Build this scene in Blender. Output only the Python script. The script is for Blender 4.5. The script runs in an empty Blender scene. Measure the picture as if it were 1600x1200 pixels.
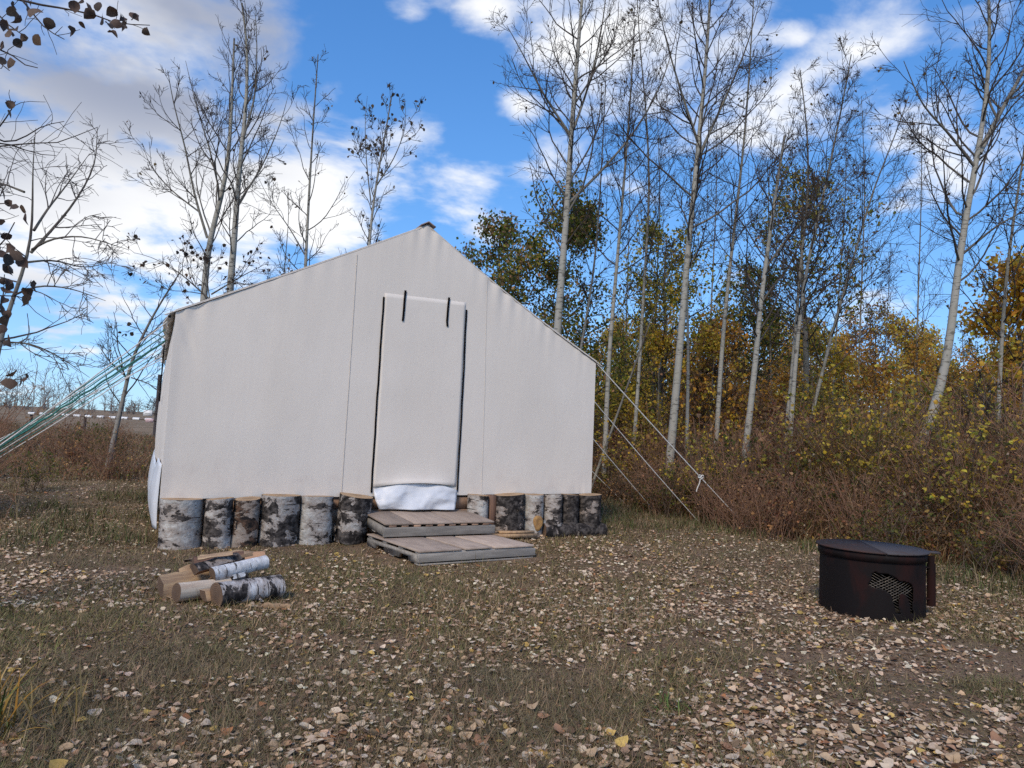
import bpy, math
import numpy as np

SC = bpy.context.scene
COL = SC.collection
RNG = np.random.default_rng(11)
PI = math.pi

# ------------------------------------------------------------------ camera
CAM_H = 1.15
PITCH, ROLL = math.radians(4.64), math.radians(2.6)
FPX = 1109.0
FW = np.array([0, math.cos(PITCH), math.sin(PITCH)])
R0 = np.array([1.0, 0, 0]); U0 = np.cross(R0, FW)
CR = math.cos(ROLL) * R0 + math.sin(ROLL) * U0
CU = -math.sin(ROLL) * R0 + math.cos(ROLL) * U0
CP = np.array([0, 0, CAM_H])
cd = bpy.data.cameras.new('camera'); cam = bpy.data.objects.new('camera', cd); COL.objects.link(cam)
from mathutils import Matrix
M = Matrix.Identity(4)
for i in range(3):
    M[i][0], M[i][1], M[i][2], M[i][3] = CR[i], CU[i], -FW[i], CP[i]
cam.matrix_world = M
cd.sensor_width = 36.0; cd.lens = 36.0 * FPX / 1600.0
cd.clip_start = 0.05; cd.clip_end = 3000
SC.camera = cam


def ray(px, py):
    return CR * (px - 800) / FPX + CU * (600 - py) / FPX + FW


def at(px, py, Y):
    """survey helper: the world point seen at a photo position at distance Y"""
    d = ray(px, py)
    return CP + d * (Y / d[1])


def px_of(p):
    q = np.asarray(p, float) - CP
    z = q @ FW
    return 800 + FPX * (q @ CR) / z, 600 - FPX * (q @ CU) / z


# ------------------------------------------------------------------ exposure
SC.view_settings.view_transform = 'Standard'
SC.view_settings.look = 'None'
SC.view_settings.exposure = 0.92
SC.view_settings.gamma = 1.0
SC.render.engine = 'CYCLES'
SC.cycles.max_bounces = 6
SC.cycles.diffuse_bounces = 3
SC.cycles.glossy_bounces = 2
SC.cycles.transmission_bounces = 3
SC.cycles.transparent_max_bounces = 6
SC.cycles.use_denoising = False
SC.cycles.caustics_reflective = False
SC.cycles.caustics_refractive = False

# ------------------------------------------------------------------ sun and sky
SUN_EL, SUN_AZ = math.radians(40), math.radians(200)      # azimuth from +Y towards +X: behind the camera, to the left
sd = np.array([math.sin(SUN_AZ) * math.cos(SUN_EL), math.cos(SUN_AZ) * math.cos(SUN_EL), math.sin(SUN_EL)])
sl = bpy.data.lights.new('sun', 'SUN'); sun = bpy.data.objects.new('sun', sl); COL.objects.link(sun)
sl.energy = 1.5; sl.angle = math.radians(15); sl.color = (1.0, 0.85, 0.66)
from mathutils import Vector
sun.rotation_euler = Vector(sd).to_track_quat('Z', 'Y').to_euler()
sun.location = (-6, -14, 18)

W = bpy.data.worlds.new('World'); SC.world = W; W.use_nodes = True
nt = W.node_tree; nt.nodes.clear()


def N(tree, typ, **kw):
    n = tree.nodes.new(typ)
    for k, v in kw.items():
        if k in n.bl_rna.properties and k not in ('inputs',):
            setattr(n, k, v)
    return n


def lk(tree, a, b):
    tree.links.new(a, b)


def math_n(tree, op, a, b=None, clamp=False):
    n = tree.nodes.new('ShaderNodeMath'); n.operation = op; n.use_clamp = clamp
    for i, v in enumerate((a, b)):
        if v is None:
            continue
        if isinstance(v, (int, float)):
            n.inputs[i].default_value = v
        else:
            tree.links.new(v, n.inputs[i])
    return n.outputs[0]


def smooth_n(tree, v, lo, hi, tlo=0.0, thi=1.0):
    n = tree.nodes.new('ShaderNodeMapRange'); n.interpolation_type = 'SMOOTHSTEP'
    tree.links.new(v, n.inputs['Value'])
    n.inputs['From Min'].default_value = lo; n.inputs['From Max'].default_value = hi
    n.inputs['To Min'].default_value = tlo; n.inputs['To Max'].default_value = thi
    return n.outputs['Result']


def vmath(tree, op, a, b=None):
    n = tree.nodes.new('ShaderNodeVectorMath'); n.operation = op
    for i, v in enumerate((a, b)):
        if v is None:
            continue
        if isinstance(v, (tuple, list)):
            n.inputs[i].default_value = v
        else:
            tree.links.new(v, n.inputs[i])
    return n


def noise_n(tree, vec, scale, detail=4.0, rough=0.55, dist=0.0):
    n = tree.nodes.new('ShaderNodeTexNoise')
    n.inputs['Scale'].default_value = scale; n.inputs['Detail'].default_value = detail
    n.inputs['Roughness'].default_value = rough; n.inputs['Distortion'].default_value = dist
    if vec is not None:
        tree.links.new(vec, n.inputs['Vector'])
    return n.outputs['Fac']


def mix_n(tree, f, a, b, mode='MIX'):
    n = tree.nodes.new('ShaderNodeMix'); n.data_type = 'RGBA'; n.blend_type = mode
    if isinstance(f, (int, float)):
        n.inputs[0].default_value = f
    else:
        tree.links.new(f, n.inputs[0])
    for i, v in ((6, a), (7, b)):
        if isinstance(v, (tuple, list)):
            n.inputs[i].default_value = (*v[:3], 1)
        else:
            tree.links.new(v, n.inputs[i])
    return n.outputs[2]


sky = nt.nodes.new('ShaderNodeTexSky'); sky.sky_type = 'NISHITA'; sky.sun_disc = False
sky.sun_elevation = SUN_EL; sky.sun_rotation = SUN_AZ
sky.air_density = 1.0; sky.dust_density = 0.15; sky.ozone_density = 1.6; sky.altitude = 300
hs = nt.nodes.new('ShaderNodeHueSaturation'); hs.inputs['Saturation'].default_value = 1.22; hs.inputs['Value'].default_value = 1.2
lk(nt, sky.outputs[0], hs.inputs['Color'])
_k = vmath(nt, 'MULTIPLY', hs.outputs[0], (.16, .13, .10)).outputs[0]
_k = vmath(nt, 'ADD', _k, (1, 1, 1)).outputs[0]
clear = vmath(nt, 'DIVIDE', vmath(nt, 'MULTIPLY', hs.outputs[0], (.78, 1.05, 1.36)).outputs[0], _k).outputs[0]
tc = nt.nodes.new('ShaderNodeTexCoord')
dirv = vmath(nt, 'NORMALIZE', tc.outputs['Generated']).outputs[0]
sep = nt.nodes.new('ShaderNodeSeparateXYZ'); lk(nt, dirv, sep.inputs[0])
zz = math_n(nt, 'ADD', math_n(nt, 'MAXIMUM', sep.outputs[2], 0.0), 0.16)
inv = math_n(nt, 'DIVIDE', 1.0, zz)
layer = vmath(nt, 'SCALE', dirv); lk(nt, inv, layer.inputs['Scale']); layer = layer.outputs[0]
n_big = noise_n(nt, layer, 0.9, 2, 0.5)
n_fine = noise_n(nt, layer, 3.4, 8, 0.56, 0.2)
dsq = vmath(nt, 'MULTIPLY', dirv, (1, 1, 1.7)).outputs[0]
# broken cloud field: (photo bearing, angular radius, amount)
CLOUDS = [((180, 130), .42, .62), ((60, 310), .34, .72), ((330, 300), .28, .66), ((480, 300), .26, .66), ((130, 420), .25, .35),
          ((110, 515), .12, .34), ((510, 135), .075, .45), ((720, 310), .14, .46), ((770, 15), .09, .46), ((900, 75), .11, .40),
          ((815, 165), .075, .55), ((1100, 210), .24, .36), ((1270, 190), .24, .40), ((1390, 190), .16, .40), ((1250, 50), .06, .40),
          ((1490, 270), .15, .40), ((1390, 70), .08, .30), ((1560, 30), .12, .35), ((250, 400), .22, .5), ((1330, 470), .12, .30),
          ((-200, 250), .4, .5), ((650, 380), .12, .4), ((640, 10), .05, .3)]
cover = None
for (cx, cy), rad, amt in CLOUDS:
    d = ray(cx, cy); d = d / np.linalg.norm(d)
    dist = vmath(nt, 'DISTANCE', dsq, (float(d[0]), float(d[1]), float(d[2] * 1.7)))
    v = smooth_n(nt, dist.outputs['Value'], rad, 0.0, 0.0, amt)
    cover = v if cover is None else math_n(nt, 'MAXIMUM', cover, v)
amb = smooth_n(nt, n_big, 0.46, 0.66, 0.0, 0.36)
for (cx, cy), rad, amt in [((620, 130), .26, .34), ((1450, 380), .34, .3), ((1020, 330), .22, .3), ((1150, 60), .12, .25), ((1500, 140), .12, .3), ((700, 230), .14, .3)]:      # blue gaps
    d = ray(cx, cy); d = d / np.linalg.norm(d)
    dist = vmath(nt, 'DISTANCE', dsq, (float(d[0]), float(d[1]), float(d[2] * 1.7)))
    amb = math_n(nt, 'SUBTRACT', amb, smooth_n(nt, dist.outputs['Value'], rad, rad * .3, 0.0, amt))
cover = math_n(nt, 'MAXIMUM', cover, amb)
dens = math_n(nt, 'ADD', math_n(nt, 'MULTIPLY', n_fine, 1.5), cover)
mask = smooth_n(nt, dens, 0.93, 1.36)
# thick parts go grey underneath
gcov = None
for (cx, cy), rad, amt in [((190, 60), .34, .95), ((60, 480), .12, .4), ((330, 40), .22, .9), ((-300, 60), .4, .8)]:
    d = ray(cx, cy); d = d / np.linalg.norm(d)
    dist = vmath(nt, 'DISTANCE', dsq, (float(d[0]), float(d[1]), float(d[2] * 1.7)))
    v = smooth_n(nt, dist.outputs['Value'], rad, rad * .25, 0.0, amt)
    gcov = v if gcov is None else math_n(nt, 'MAXIMUM', gcov, v)
gn = noise_n(nt, layer, 1.7, 5, 0.5)
grey = math_n(nt, 'MULTIPLY', gcov, smooth_n(nt, gn, 0.28, 0.52), True)
grey = math_n(nt, 'MAXIMUM', grey, math_n(nt, 'MULTIPLY', smooth_n(nt, gn, 0.55, 0.8), 0.35))
ccol = mix_n(nt, grey, (5.5, 5.55, 5.65), (1.75, 2.0, 2.7))
skyc = mix_n(nt, mask, clear, ccol)
bg = nt.nodes.new('ShaderNodeBackground'); bg.inputs['Strength'].default_value = 0.10
lk(nt, skyc, bg.inputs['Color'])
wo = nt.nodes.new('ShaderNodeOutputWorld'); lk(nt, bg.outputs[0], wo.inputs['Surface'])


# ------------------------------------------------------------------ numeric helpers
_TAB = np.random.default_rng(3).random((256, 256))


def vnoise(x, y, s=1.0, seed=0):
    x = np.asarray(x, float) / s + seed * 17.3; y = np.asarray(y, float) / s + seed * 9.1
    xi = np.floor(x).astype(int); yi = np.floor(y).astype(int)
    fx = x - xi; fy = y - yi
    fx = fx * fx * (3 - 2 * fx); fy = fy * fy * (3 - 2 * fy)
    a = _TAB[xi & 255, yi & 255]; b = _TAB[(xi + 1) & 255, yi & 255]
    c = _TAB[xi & 255, (yi + 1) & 255]; d = _TAB[(xi + 1) & 255, (yi + 1) & 255]
    return (a * (1 - fx) + b * fx) * (1 - fy) + (c * (1 - fx) + d * fx) * fy


def fbm(x, y, s=1.0, seed=0):
    return 0.55 * vnoise(x, y, s, seed) + 0.3 * vnoise(x, y, s * .45, seed + 1) + 0.15 * vnoise(x, y, s * .2, seed + 2)


def gz(x, y):
    """ground height"""
    x = np.asarray(x, float); y = np.asarray(y, float)
    far = np.clip(y - 6.7, 0, 130)
    base = 0.028 * far
    und = (vnoise(x, y, 1.6, 5) - .5) * .05 + (vnoise(x, y, .45, 6) - .5) * .022
    big = (vnoise(x, y, 14, 7) - .5) * .5 * np.clip((np.hypot(x, y) - 16) / 20, 0, 1)
    near = np.exp(-(((x + .8) / 3.2) ** 2 + ((y - 7.6) / 2.0) ** 2))      # trodden flat round the tent front
    return base + und * (1 - .7 * near) + big


def nrm(v):
    return v / np.maximum(np.linalg.norm(v, axis=-1, keepdims=True), 1e-9)


class MB:
    def __init__(s):
        s.v = []; s.f = {}; s.c = []; s.n = 0

    def add(s, v, f, col=None):
        v = np.asarray(v, float).reshape(-1, 3); f = np.asarray(f, int)
        s.v.append(v)
        s.f.setdefault(f.shape[1], []).append(f + s.n)
        if col is None:
            col = np.full((len(v), 3), .5)
        col = np.asarray(col, float)
        if col.ndim == 1:
            col = np.tile(col, (len(v), 1))
        s.c.append(col); s.n += len(v)

    def mesh(s, name, mat, smooth=False, org=(0, 0, 0)):
        V = np.concatenate(s.v) - np.asarray(org, float)
        C = np.concatenate(s.c)
        me = bpy.data.meshes.new(name)
        me.vertices.add(len(V)); me.vertices.foreach_set('co', V.astype(np.float32).ravel())
        li = []; ls = []; st = 0
        for k, fl in s.f.items():
            F = np.concatenate(fl); li.append(F.ravel())
            ls.append(st + np.arange(len(F)) * k); st += F.size
        li = np.concatenate(li); ls = np.concatenate(ls)
        me.loops.add(len(li)); me.loops.foreach_set('vertex_index', li.astype(np.int32))
        me.polygons.add(len(ls)); me.polygons.foreach_set('loop_start', ls.astype(np.int32))
        if smooth:
            me.polygons.foreach_set('use_smooth', np.ones(len(ls), bool))
        a = me.attributes.new('Col', 'FLOAT_COLOR', 'POINT')
        a.data.foreach_set('color', np.concatenate([C, np.ones((len(C), 1))], 1).astype(np.float32).ravel())
        me.update(calc_edges=True)
        if mat is not None:
            me.materials.append(mat)
        return me


def wloc(o):
    p = np.zeros(3)
    while o is not None:
        p += np.array(o.location); o = o.parent
    return p


def tag(o, label=None, cat=None, group=None, kind=None):
    if label: o['label'] = label
    if cat: o['category'] = cat
    if group: o['group'] = group
    if kind: o['kind'] = kind
    return o


def part(name, mb, mat, parent=None, smooth=False, local=False, label=None, kind=None):
    """one mesh object; vertices given in world space unless local"""
    org = (0, 0, 0) if (local or parent is None) else wloc(parent)
    me = mb if isinstance(mb, bpy.types.Mesh) else mb.mesh(name, mat, smooth, org)
    o = bpy.data.objects.new(name, me); COL.objects.link(o); o.parent = parent
    if label: o['label'] = label
    if kind: o['kind'] = kind
    return o


def thing(name, label, cat, loc=(0, 0, 0), rot=(0, 0, 0), group=None, scale=1.0):
    o = bpy.data.objects.new(name, None); COL.objects.link(o)
    o.location = tuple(float(q) for q in loc); o.rotation_euler = rot; o.scale = (scale,) * 3
    o.empty_display_size = .2
    return tag(o, label, cat, group)


def copy_tree(src, loc, rz, scale, label, group):
    r = src.copy(); COL.objects.link(r)
    r.location = tuple(float(q) for q in loc); r.rotation_euler = (0, 0, rz); r.scale = scale if isinstance(scale, tuple) else (scale,) * 3
    r['label'] = label; r['group'] = group
    for ch in list(src.children):
        c = ch.copy(); COL.objects.link(c); c.parent = r
        for gch in ch.children:
            d = gch.copy(); COL.objects.link(d); d.parent = c
    return r


BOXF = np.array([[0, 3, 2, 1], [4, 5, 6, 7], [0, 1, 5, 4], [1, 2, 6, 5], [2, 3, 7, 6], [3, 0, 4, 7]])


def box(mb, c, s, ax=None, col=None, jit=0.0):
    x, y, z = (np.array(s) / 2)
    v = np.array([[-x, -y, -z], [x, -y, -z], [x, y, -z], [-x, y, -z], [-x, -y, z], [x, -y, z], [x, y, z], [-x, y, z]], float)
    if jit:
        v += RNG.normal(0, jit, v.shape)
    if ax is not None:
        v = v @ np.array(ax)
    mb.add(v + np.array(c), BOXF, col)


def tubes(mb, P, R, k=5, col=None, cap=False):
    """P (B,n,3) centre lines, R (B,n) radii, col (B,n,3)"""
    P = np.asarray(P, float); R = np.asarray(R, float)
    B, n, _ = P.shape
    T = np.gradient(P, axis=1); T = nrm(T)
    mean = nrm(P[:, -1] - P[:, 0])
    ref = np.where(np.abs(mean[:, 2:3]) > .8, np.array([[1., 0, 0]]), np.array([[0, 0, 1.]]))[:, None, :]
    u = nrm(np.cross(T, np.broadcast_to(ref, T.shape))); v = np.cross(T, u)
    a = np.linspace(0, 2 * PI, k, endpoint=False)
    ring = P[:, :, None] + R[:, :, None, None] * (np.cos(a)[:, None] * u[:, :, None] + np.sin(a)[:, None] * v[:, :, None])
    idx = np.arange(B * n * k).reshape(B, n, k)
    f = np.stack([idx[:, :-1], np.roll(idx, -1, 2)[:, :-1], np.roll(idx, -1, 2)[:, 1:], idx[:, 1:]], -1).reshape(-1, 4)
    c = None
    if col is not None:
        c = np.asarray(col, float)
        if c.ndim == 1:
            c = np.broadcast_to(c, (B, n, 3))
        c = np.repeat(c.reshape(B * n, 3), k, 0)
    mb.add(ring.reshape(-1, 3), f, c)
    if cap:
        for e in (0, n - 1):
            mb.add(np.concatenate([ring[:, e].reshape(-1, 3)]), np.arange(B * k).reshape(B, k)[:, ::(-1 if e else 1)], None if c is None else c.reshape(B, n, k, 3)[:, e].reshape(-1, 3))


LEAF_OUT = np.array([[0, 0], [.06, .26], [.26, .46], [.52, .44], [.78, .25], [1.0, 0], [.78, -.25], [.52, -.44], [.26, -.46], [.06, -.26]])
LEAF_LOW = np.array([[0, 0], [.2, .42], [.62, .38], [1.0, 0], [.62, -.38], [.2, -.42]])


def leaves(mb, P, X, Z, size, col, rng, shape='low', curl=.25, fold=.2):
    """leaf blades at P, pointing along X with normal about Z"""
    P = np.asarray(P, float); B = len(P)
    X = nrm(X); Y = nrm(np.cross(Z, X)); Z = np.cross(X, Y)
    if shape == 'diamond':
        o = np.array([[0, 0], [.45, .36], [1, 0], [.45, -.36]])
    else:
        o = LEAF_OUT if shape == 'full' else LEAF_LOW
    k = len(o)
    if shape != 'diamond':
        o = np.vstack([o, [[.45, 0]]])
    ox = np.broadcast_to(o[:, 0], (B, len(o))).copy(); oy = np.broadcast_to(o[:, 1], (B, len(o))).copy()
    if shape == 'full':
        ox += rng.normal(0, .03, ox.shape); oy += rng.normal(0, .03, oy.shape)
    cu = rng.normal(0, curl, (B, 1)); fo = rng.normal(fold * .6, fold, (B, 1)); tw = rng.normal(0, .15, (B, 1))
    oz = cu * (ox - .45) ** 2 * 1.6 + fo * np.abs(oy) + tw * (ox - .45) * oy * 2
    wid = rng.uniform(.8, 1.1, (B, 1))
    s = np.asarray(size, float).reshape(-1, 1, 1)
    v = P[:, None] + s * (ox[..., None] * X[:, None] + (oy * wid)[..., None] * Y[:, None] + oz[..., None] * Z[:, None])
    m = len(o); base = (np.arange(B) * m)[:, None, None]
    if shape == 'diamond':
        f = np.array([[0, 1, 2], [0, 2, 3]])
    else:
        f = np.array([[k, i, (i + 1) % k] for i in range(k)])
    mb.add(v.reshape(-1, 3), (base + f[None]).reshape(-1, 3), np.repeat(np.asarray(col, float), m, 0))


def pick(rng, pal, n, jit=.12):
    pal = np.array([p[:3] for p in pal]); 
    c = pal[rng.integers(0, len(pal), n)]
    return np.clip(c * rng.normal(1, jit, (n, 1)) * rng.normal(1, jit * .15, (n, 3)), .004, .9)


def pickw(rng, pal, w, n, jit=.12):
    pal = np.array(pal); w = np.array(w, float); w /= w.sum()
    c = pal[rng.choice(len(pal), n, p=w)]
    return np.clip(c * rng.normal(1, jit, (n, 1)) * rng.normal(1, jit * .15, (n, 3)), .004, .9)


# ------------------------------------------------------------------ materials
def new_mat(name):
    m = bpy.data.materials.new(name); m.use_nodes = True
    t = m.node_tree; b = t.nodes['Principled BSDF']
    return m, t, b


def obj_coord(t, rnd=True, sc=(1, 1, 1)):
    c = t.nodes.new('ShaderNodeTexCoord'); v = c.outputs['Object']
    if rnd:
        oi = t.nodes.new('ShaderNodeObjectInfo')
        m = math_n(t, 'MULTIPLY', oi.outputs['Random'], 37.0)
        cb = t.nodes.new('ShaderNodeCombineXYZ')
        for i in range(3):
            t.links.new(m, cb.inputs[i])
        v = vmath(t, 'ADD', v, cb.outputs[0]).outputs[0]
    if sc != (1, 1, 1):
        v = vmath(t, 'MULTIPLY', v, sc).outputs[0]
    return v


def bump(t, b, h, strength=.3, dist=.01):
    n = t.nodes.new('ShaderNodeBump'); n.inputs['Strength'].default_value = strength; n.inputs['Distance'].default_value = dist
    t.links.new(h, n.inputs['Height']); t.links.new(n.outputs[0], b.inputs['Normal'])


def attr(t):
    a = t.nodes.new('ShaderNodeAttribute'); a.attribute_name = 'Col'
    return a.outputs['Color']


def mat_leaf(name, rough=.6, trans=.28):
    m, t, b = new_mat(name)
    col = attr(t)
    n = noise_n(t, obj_coord(t, False), 60, 2)
    col = mix_n(t, .35, col, mix_n(t, smooth_n(t, n, .3, .7), (.5, .45, .4), (1.15, 1.1, 1.05)), 'MULTIPLY')
    t.links.new(col, b.inputs['Base Color']); b.inputs['Roughness'].default_value = rough
    b.inputs['Specular IOR Level'].default_value = .3
    tr = t.nodes.new('ShaderNodeBsdfTranslucent'); t.links.new(col, tr.inputs[0])
    mx = t.nodes.new('ShaderNodeMixShader'); mx.inputs[0].default_value = trans
    t.links.new(b.outputs[0], mx.inputs[1]); t.links.new(tr.outputs[0], mx.inputs[2])
    t.links.new(mx.outputs[0], t.nodes['Material Output'].inputs['Surface'])
    return m


def mat_vcol(name, rough=.85, spec=.2, nscale=30, amt=.35):
    m, t, b = new_mat(name)
    n = noise_n(t, obj_coord(t, False), nscale, 3)
    col = mix_n(t, amt, attr(t), mix_n(t, smooth_n(t, n, .3, .7), (.4, .4, .4), (1.3, 1.3, 1.3)), 'MULTIPLY')
    t.links.new(col, b.inputs['Base Color'])
    b.inputs['Roughness'].default_value = rough; b.inputs['Specular IOR Level'].default_value = spec
    return m


def mat_trunk():
    m, t, b = new_mat('poplar_trunk_bark')
    v = obj_coord(t)
    streak = noise_n(t, vmath(t, 'MULTIPLY', v, (7, 7, 34)).outputs[0], 1.0, 4, .65)
    patch = noise_n(t, vmath(t, 'MULTIPLY', v, (5, 5, 2.4)).outputs[0], 1.0, 4, .6)
    wn = t.nodes.new('ShaderNodeTexNoise'); wn.inputs['Scale'].default_value = 14; t.links.new(v, wn.inputs['Vector'])
    wv = vmath(t, 'MULTIPLY', wn.outputs['Color'], (.16, .16, .10)).outputs[0]
    eye = t.nodes.new('ShaderNodeTexVoronoi'); eye.inputs['Scale'].default_value = 1.0
    t.links.new(vmath(t, 'MULTIPLY', vmath(t, 'ADD', v, wv).outputs[0], (4.2, 4.2, 5.5)).outputs[0], eye.inputs['Vector'])
    dark = math_n(t, 'MAXIMUM', smooth_n(t, streak, .555, .63), smooth_n(t, eye.outputs['Distance'], .27, .13))
    dark = math_n(t, 'MAXIMUM', dark, smooth_n(t, patch, .56, .70, 0, .6))
    col = mix_n(t, math_n(t, 'MULTIPLY', dark, .85), attr(t), (.035, .03, .027))
    col = mix_n(t, smooth_n(t, patch, .35, .6, 0, .35), col, (.30, .29, .23), 'MIX')
    t.links.new(col, b.inputs['Base Color']); b.inputs['Roughness'].default_value = .85
    b.inputs['Specular IOR Level'].default_value = .2
    bump(t, b, patch, .4, .01)
    return m


def mat_birch(name, dark_lo, tint=(.62, .60, .56), brown=.0):
    m, t, b = new_mat(name)
    v = obj_coord(t)
    big = noise_n(t, vmath(t, 'MULTIPLY', v, (4.2, 4.2, 6.5)).outputs[0], 1.0, 7, .66, .25)
    lent = noise_n(t, vmath(t, 'MULTIPLY', v, (6, 6, 46)).outputs[0], 1.0, 4, .6)
    mid = noise_n(t, vmath(t, 'MULTIPLY', v, (16, 16, 22)).outputs[0], 1.0, 5, .6)
    dark = smooth_n(t, big, dark_lo, dark_lo + .035)
    dark = math_n(t, 'MAXIMUM', dark, smooth_n(t, lent, .61, .65, 0, .9))
    base = mix_n(t, smooth_n(t, mid, .32, .66), tint, tuple(q * .62 for q in tint))
    base = mix_n(t, smooth_n(t, big, dark_lo - .13, dark_lo, 0, .55), base, (.24, .17, .13))
    dk = mix_n(t, smooth_n(t, mid, .4, .66), (.018, .015, .014), (.11, .095, .085) if not brown else (.15, .085, .055))
    col = mix_n(t, dark, base, dk)
    t.links.new(col, b.inputs['Base Color']); b.inputs['Roughness'].default_value = .8
    b.inputs['Specular IOR Level'].default_value = .2
    h = math_n(t, 'ADD', math_n(t, 'MULTIPLY', dark, .6), mid)
    bump(t, b, h, .8, .014)
    return m


def mat_wood(name, a, c, scale=(3, 3, 3), rough=.75, dirt=.0):
    m, t, b = new_mat(name)
    v = obj_coord(t)
    grain = noise_n(t, vmath(t, 'MULTIPLY', v, scale).outputs[0], 1.0, 5, .62, .4)
    blot = noise_n(t, v, 7, 4, .6)
    col = mix_n(t, smooth_n(t, grain, .3, .7), a, c)
    oi = t.nodes.new('ShaderNodeObjectInfo'); hv = t.nodes.new('ShaderNodeHueSaturation'); t.links.new(col, hv.inputs['Color'])
    t.links.new(smooth_n(t, oi.outputs['Random'], 0, 1, .72, 1.22), hv.inputs['Value']); t.links.new(smooth_n(t, grain, 0, 1, 1.1, .9), hv.inputs['Saturation']); col = hv.outputs[0]
    col = mix_n(t, smooth_n(t, blot, .5, .78, 0, .75 if dirt else .3), col, (dirt and (.09, .06, .045)) or (.13, .10, .075))
    t.links.new(col, b.inputs['Base Color']); b.inputs['Roughness'].default_value = rough
    b.inputs['Specular IOR Level'].default_value = .25
    bump(t, b, grain, .5, .004)
    return m


def mat_rings(name, a, c):
    m, t, b = new_mat(name)
    tcn = t.nodes.new('ShaderNodeTexCoord')
    v = vmath(t, 'MULTIPLY', tcn.outputs['Object'], (1, 1, 0)).outputs[0]
    ln = vmath(t, 'LENGTH', v).outputs['Value']
    nz = noise_n(t, tcn.outputs['Object'], 14, 4)
    ph = math_n(t, 'ADD', math_n(t, 'MULTIPLY', ln, 520.0), math_n(t, 'MULTIPLY', nz, 9.0))
    w = math_n(t, 'ADD', math_n(t, 'MULTIPLY', math_n(t, 'SINE', ph), .3), nz)
    col = mix_n(t, smooth_n(t, w, .2, .85), a, c)
    col = mix_n(t, smooth_n(t, ln, .02, .11, .45, 0), col, tuple(q * .4 for q in c))
    t.links.new(col, b.inputs['Base Color']); b.inputs['Roughness'].default_value = .85
    bump(t, b, w, .4, .003)
    return m


def mat_canvas():
    m, t, b = new_mat('canvas')
    v = obj_coord(t, False)
    weave = noise_n(t, v, 260, 2, .6)
    cloud = noise_n(t, vmath(t, 'MULTIPLY', v, (1, 1, .6)).outputs[0], 1.3, 5, .6)
    fleck = t.nodes.new('ShaderNodeTexVoronoi'); fleck.inputs['Scale'].default_value = 9.0
    t.links.new(v, fleck.inputs['Vector'])
    col = mix_n(t, smooth_n(t, cloud, .3, .7), (.69, .635, .57), (.73, .675, .61))
    col = mix_n(t, smooth_n(t, weave, .35, .7, 0, .07), col, (.40, .37, .34))
    col = mix_n(t, smooth_n(t, fleck.outputs['Distance'], .045, .02, 0, .55), col, (.16, .13, .11))
    sx = t.nodes.new('ShaderNodeSeparateXYZ'); t.links.new(v, sx.inputs[0])
    low = smooth_n(t, sx.outputs[2], .5, .05, 0, .35)
    stain = noise_n(t, v, 4, 5, .65)
    col = mix_n(t, math_n(t, 'MULTIPLY', low, smooth_n(t, stain, .45, .7)), col, (.52, .44, .40))
    t.links.new(col, b.inputs['Base Color']); b.inputs['Roughness'].default_value = .9
    b.inputs['Specular IOR Level'].default_value = .15
    crease = noise_n(t, vmath(t, 'MULTIPLY', v, (3.2, 3.2, .8)).outputs[0], 1.0, 4, .55, .5)
    hh = math_n(t, 'ADD', math_n(t, 'MULTIPLY', weave, .02), math_n(t, 'MULTIPLY', crease, 1.0))
    bump(t, b, hh, .22, .025)
    return m


def mat_plain(name, col, rough=.6, metal=0.0, nscale=20, var=.3, spec=.4, bmp=0.0):
    m, t, b = new_mat(name)
    n = noise_n(t, obj_coord(t, False), nscale, 4, .6)
    c = mix_n(t, smooth_n(t, n, .3, .7), tuple(q * (1 - var) for q in col), tuple(min(1, q * (1 + var)) for q in col))
    t.links.new(c, b.inputs['Base Color']); b.inputs['Roughness'].default_value = rough; b.inputs['Metallic'].default_value = metal
    b.inputs['Specular IOR Level'].default_value = spec
    if bmp:
        bump(t, b, n, bmp, .004)
    return m


def mat_steel(name, a, rust, amount):
    m, t, b = new_mat(name)
    v = obj_coord(t, False)
    n = noise_n(t, vmath(t, 'MULTIPLY', v, (4, 4, 2)).outputs[0], 1.0, 6, .65, .5)
    f = noise_n(t, v, 55, 3, .6)
    c = mix_n(t, smooth_n(t, n, amount, amount + .2), a, rust)
    c = mix_n(t, smooth_n(t, f, .55, .75, 0, .5), c, tuple(q * .4 for q in rust))
    t.links.new(c, b.inputs['Base Color']); b.inputs['Metallic'].default_value = .25
    t.links.new(smooth_n(t, n, .3, .7, .62, .9), b.inputs['Roughness'])
    b.inputs['Specular IOR Level'].default_value = .2
    bump(t, b, f, .15, .003)
    return m


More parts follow.
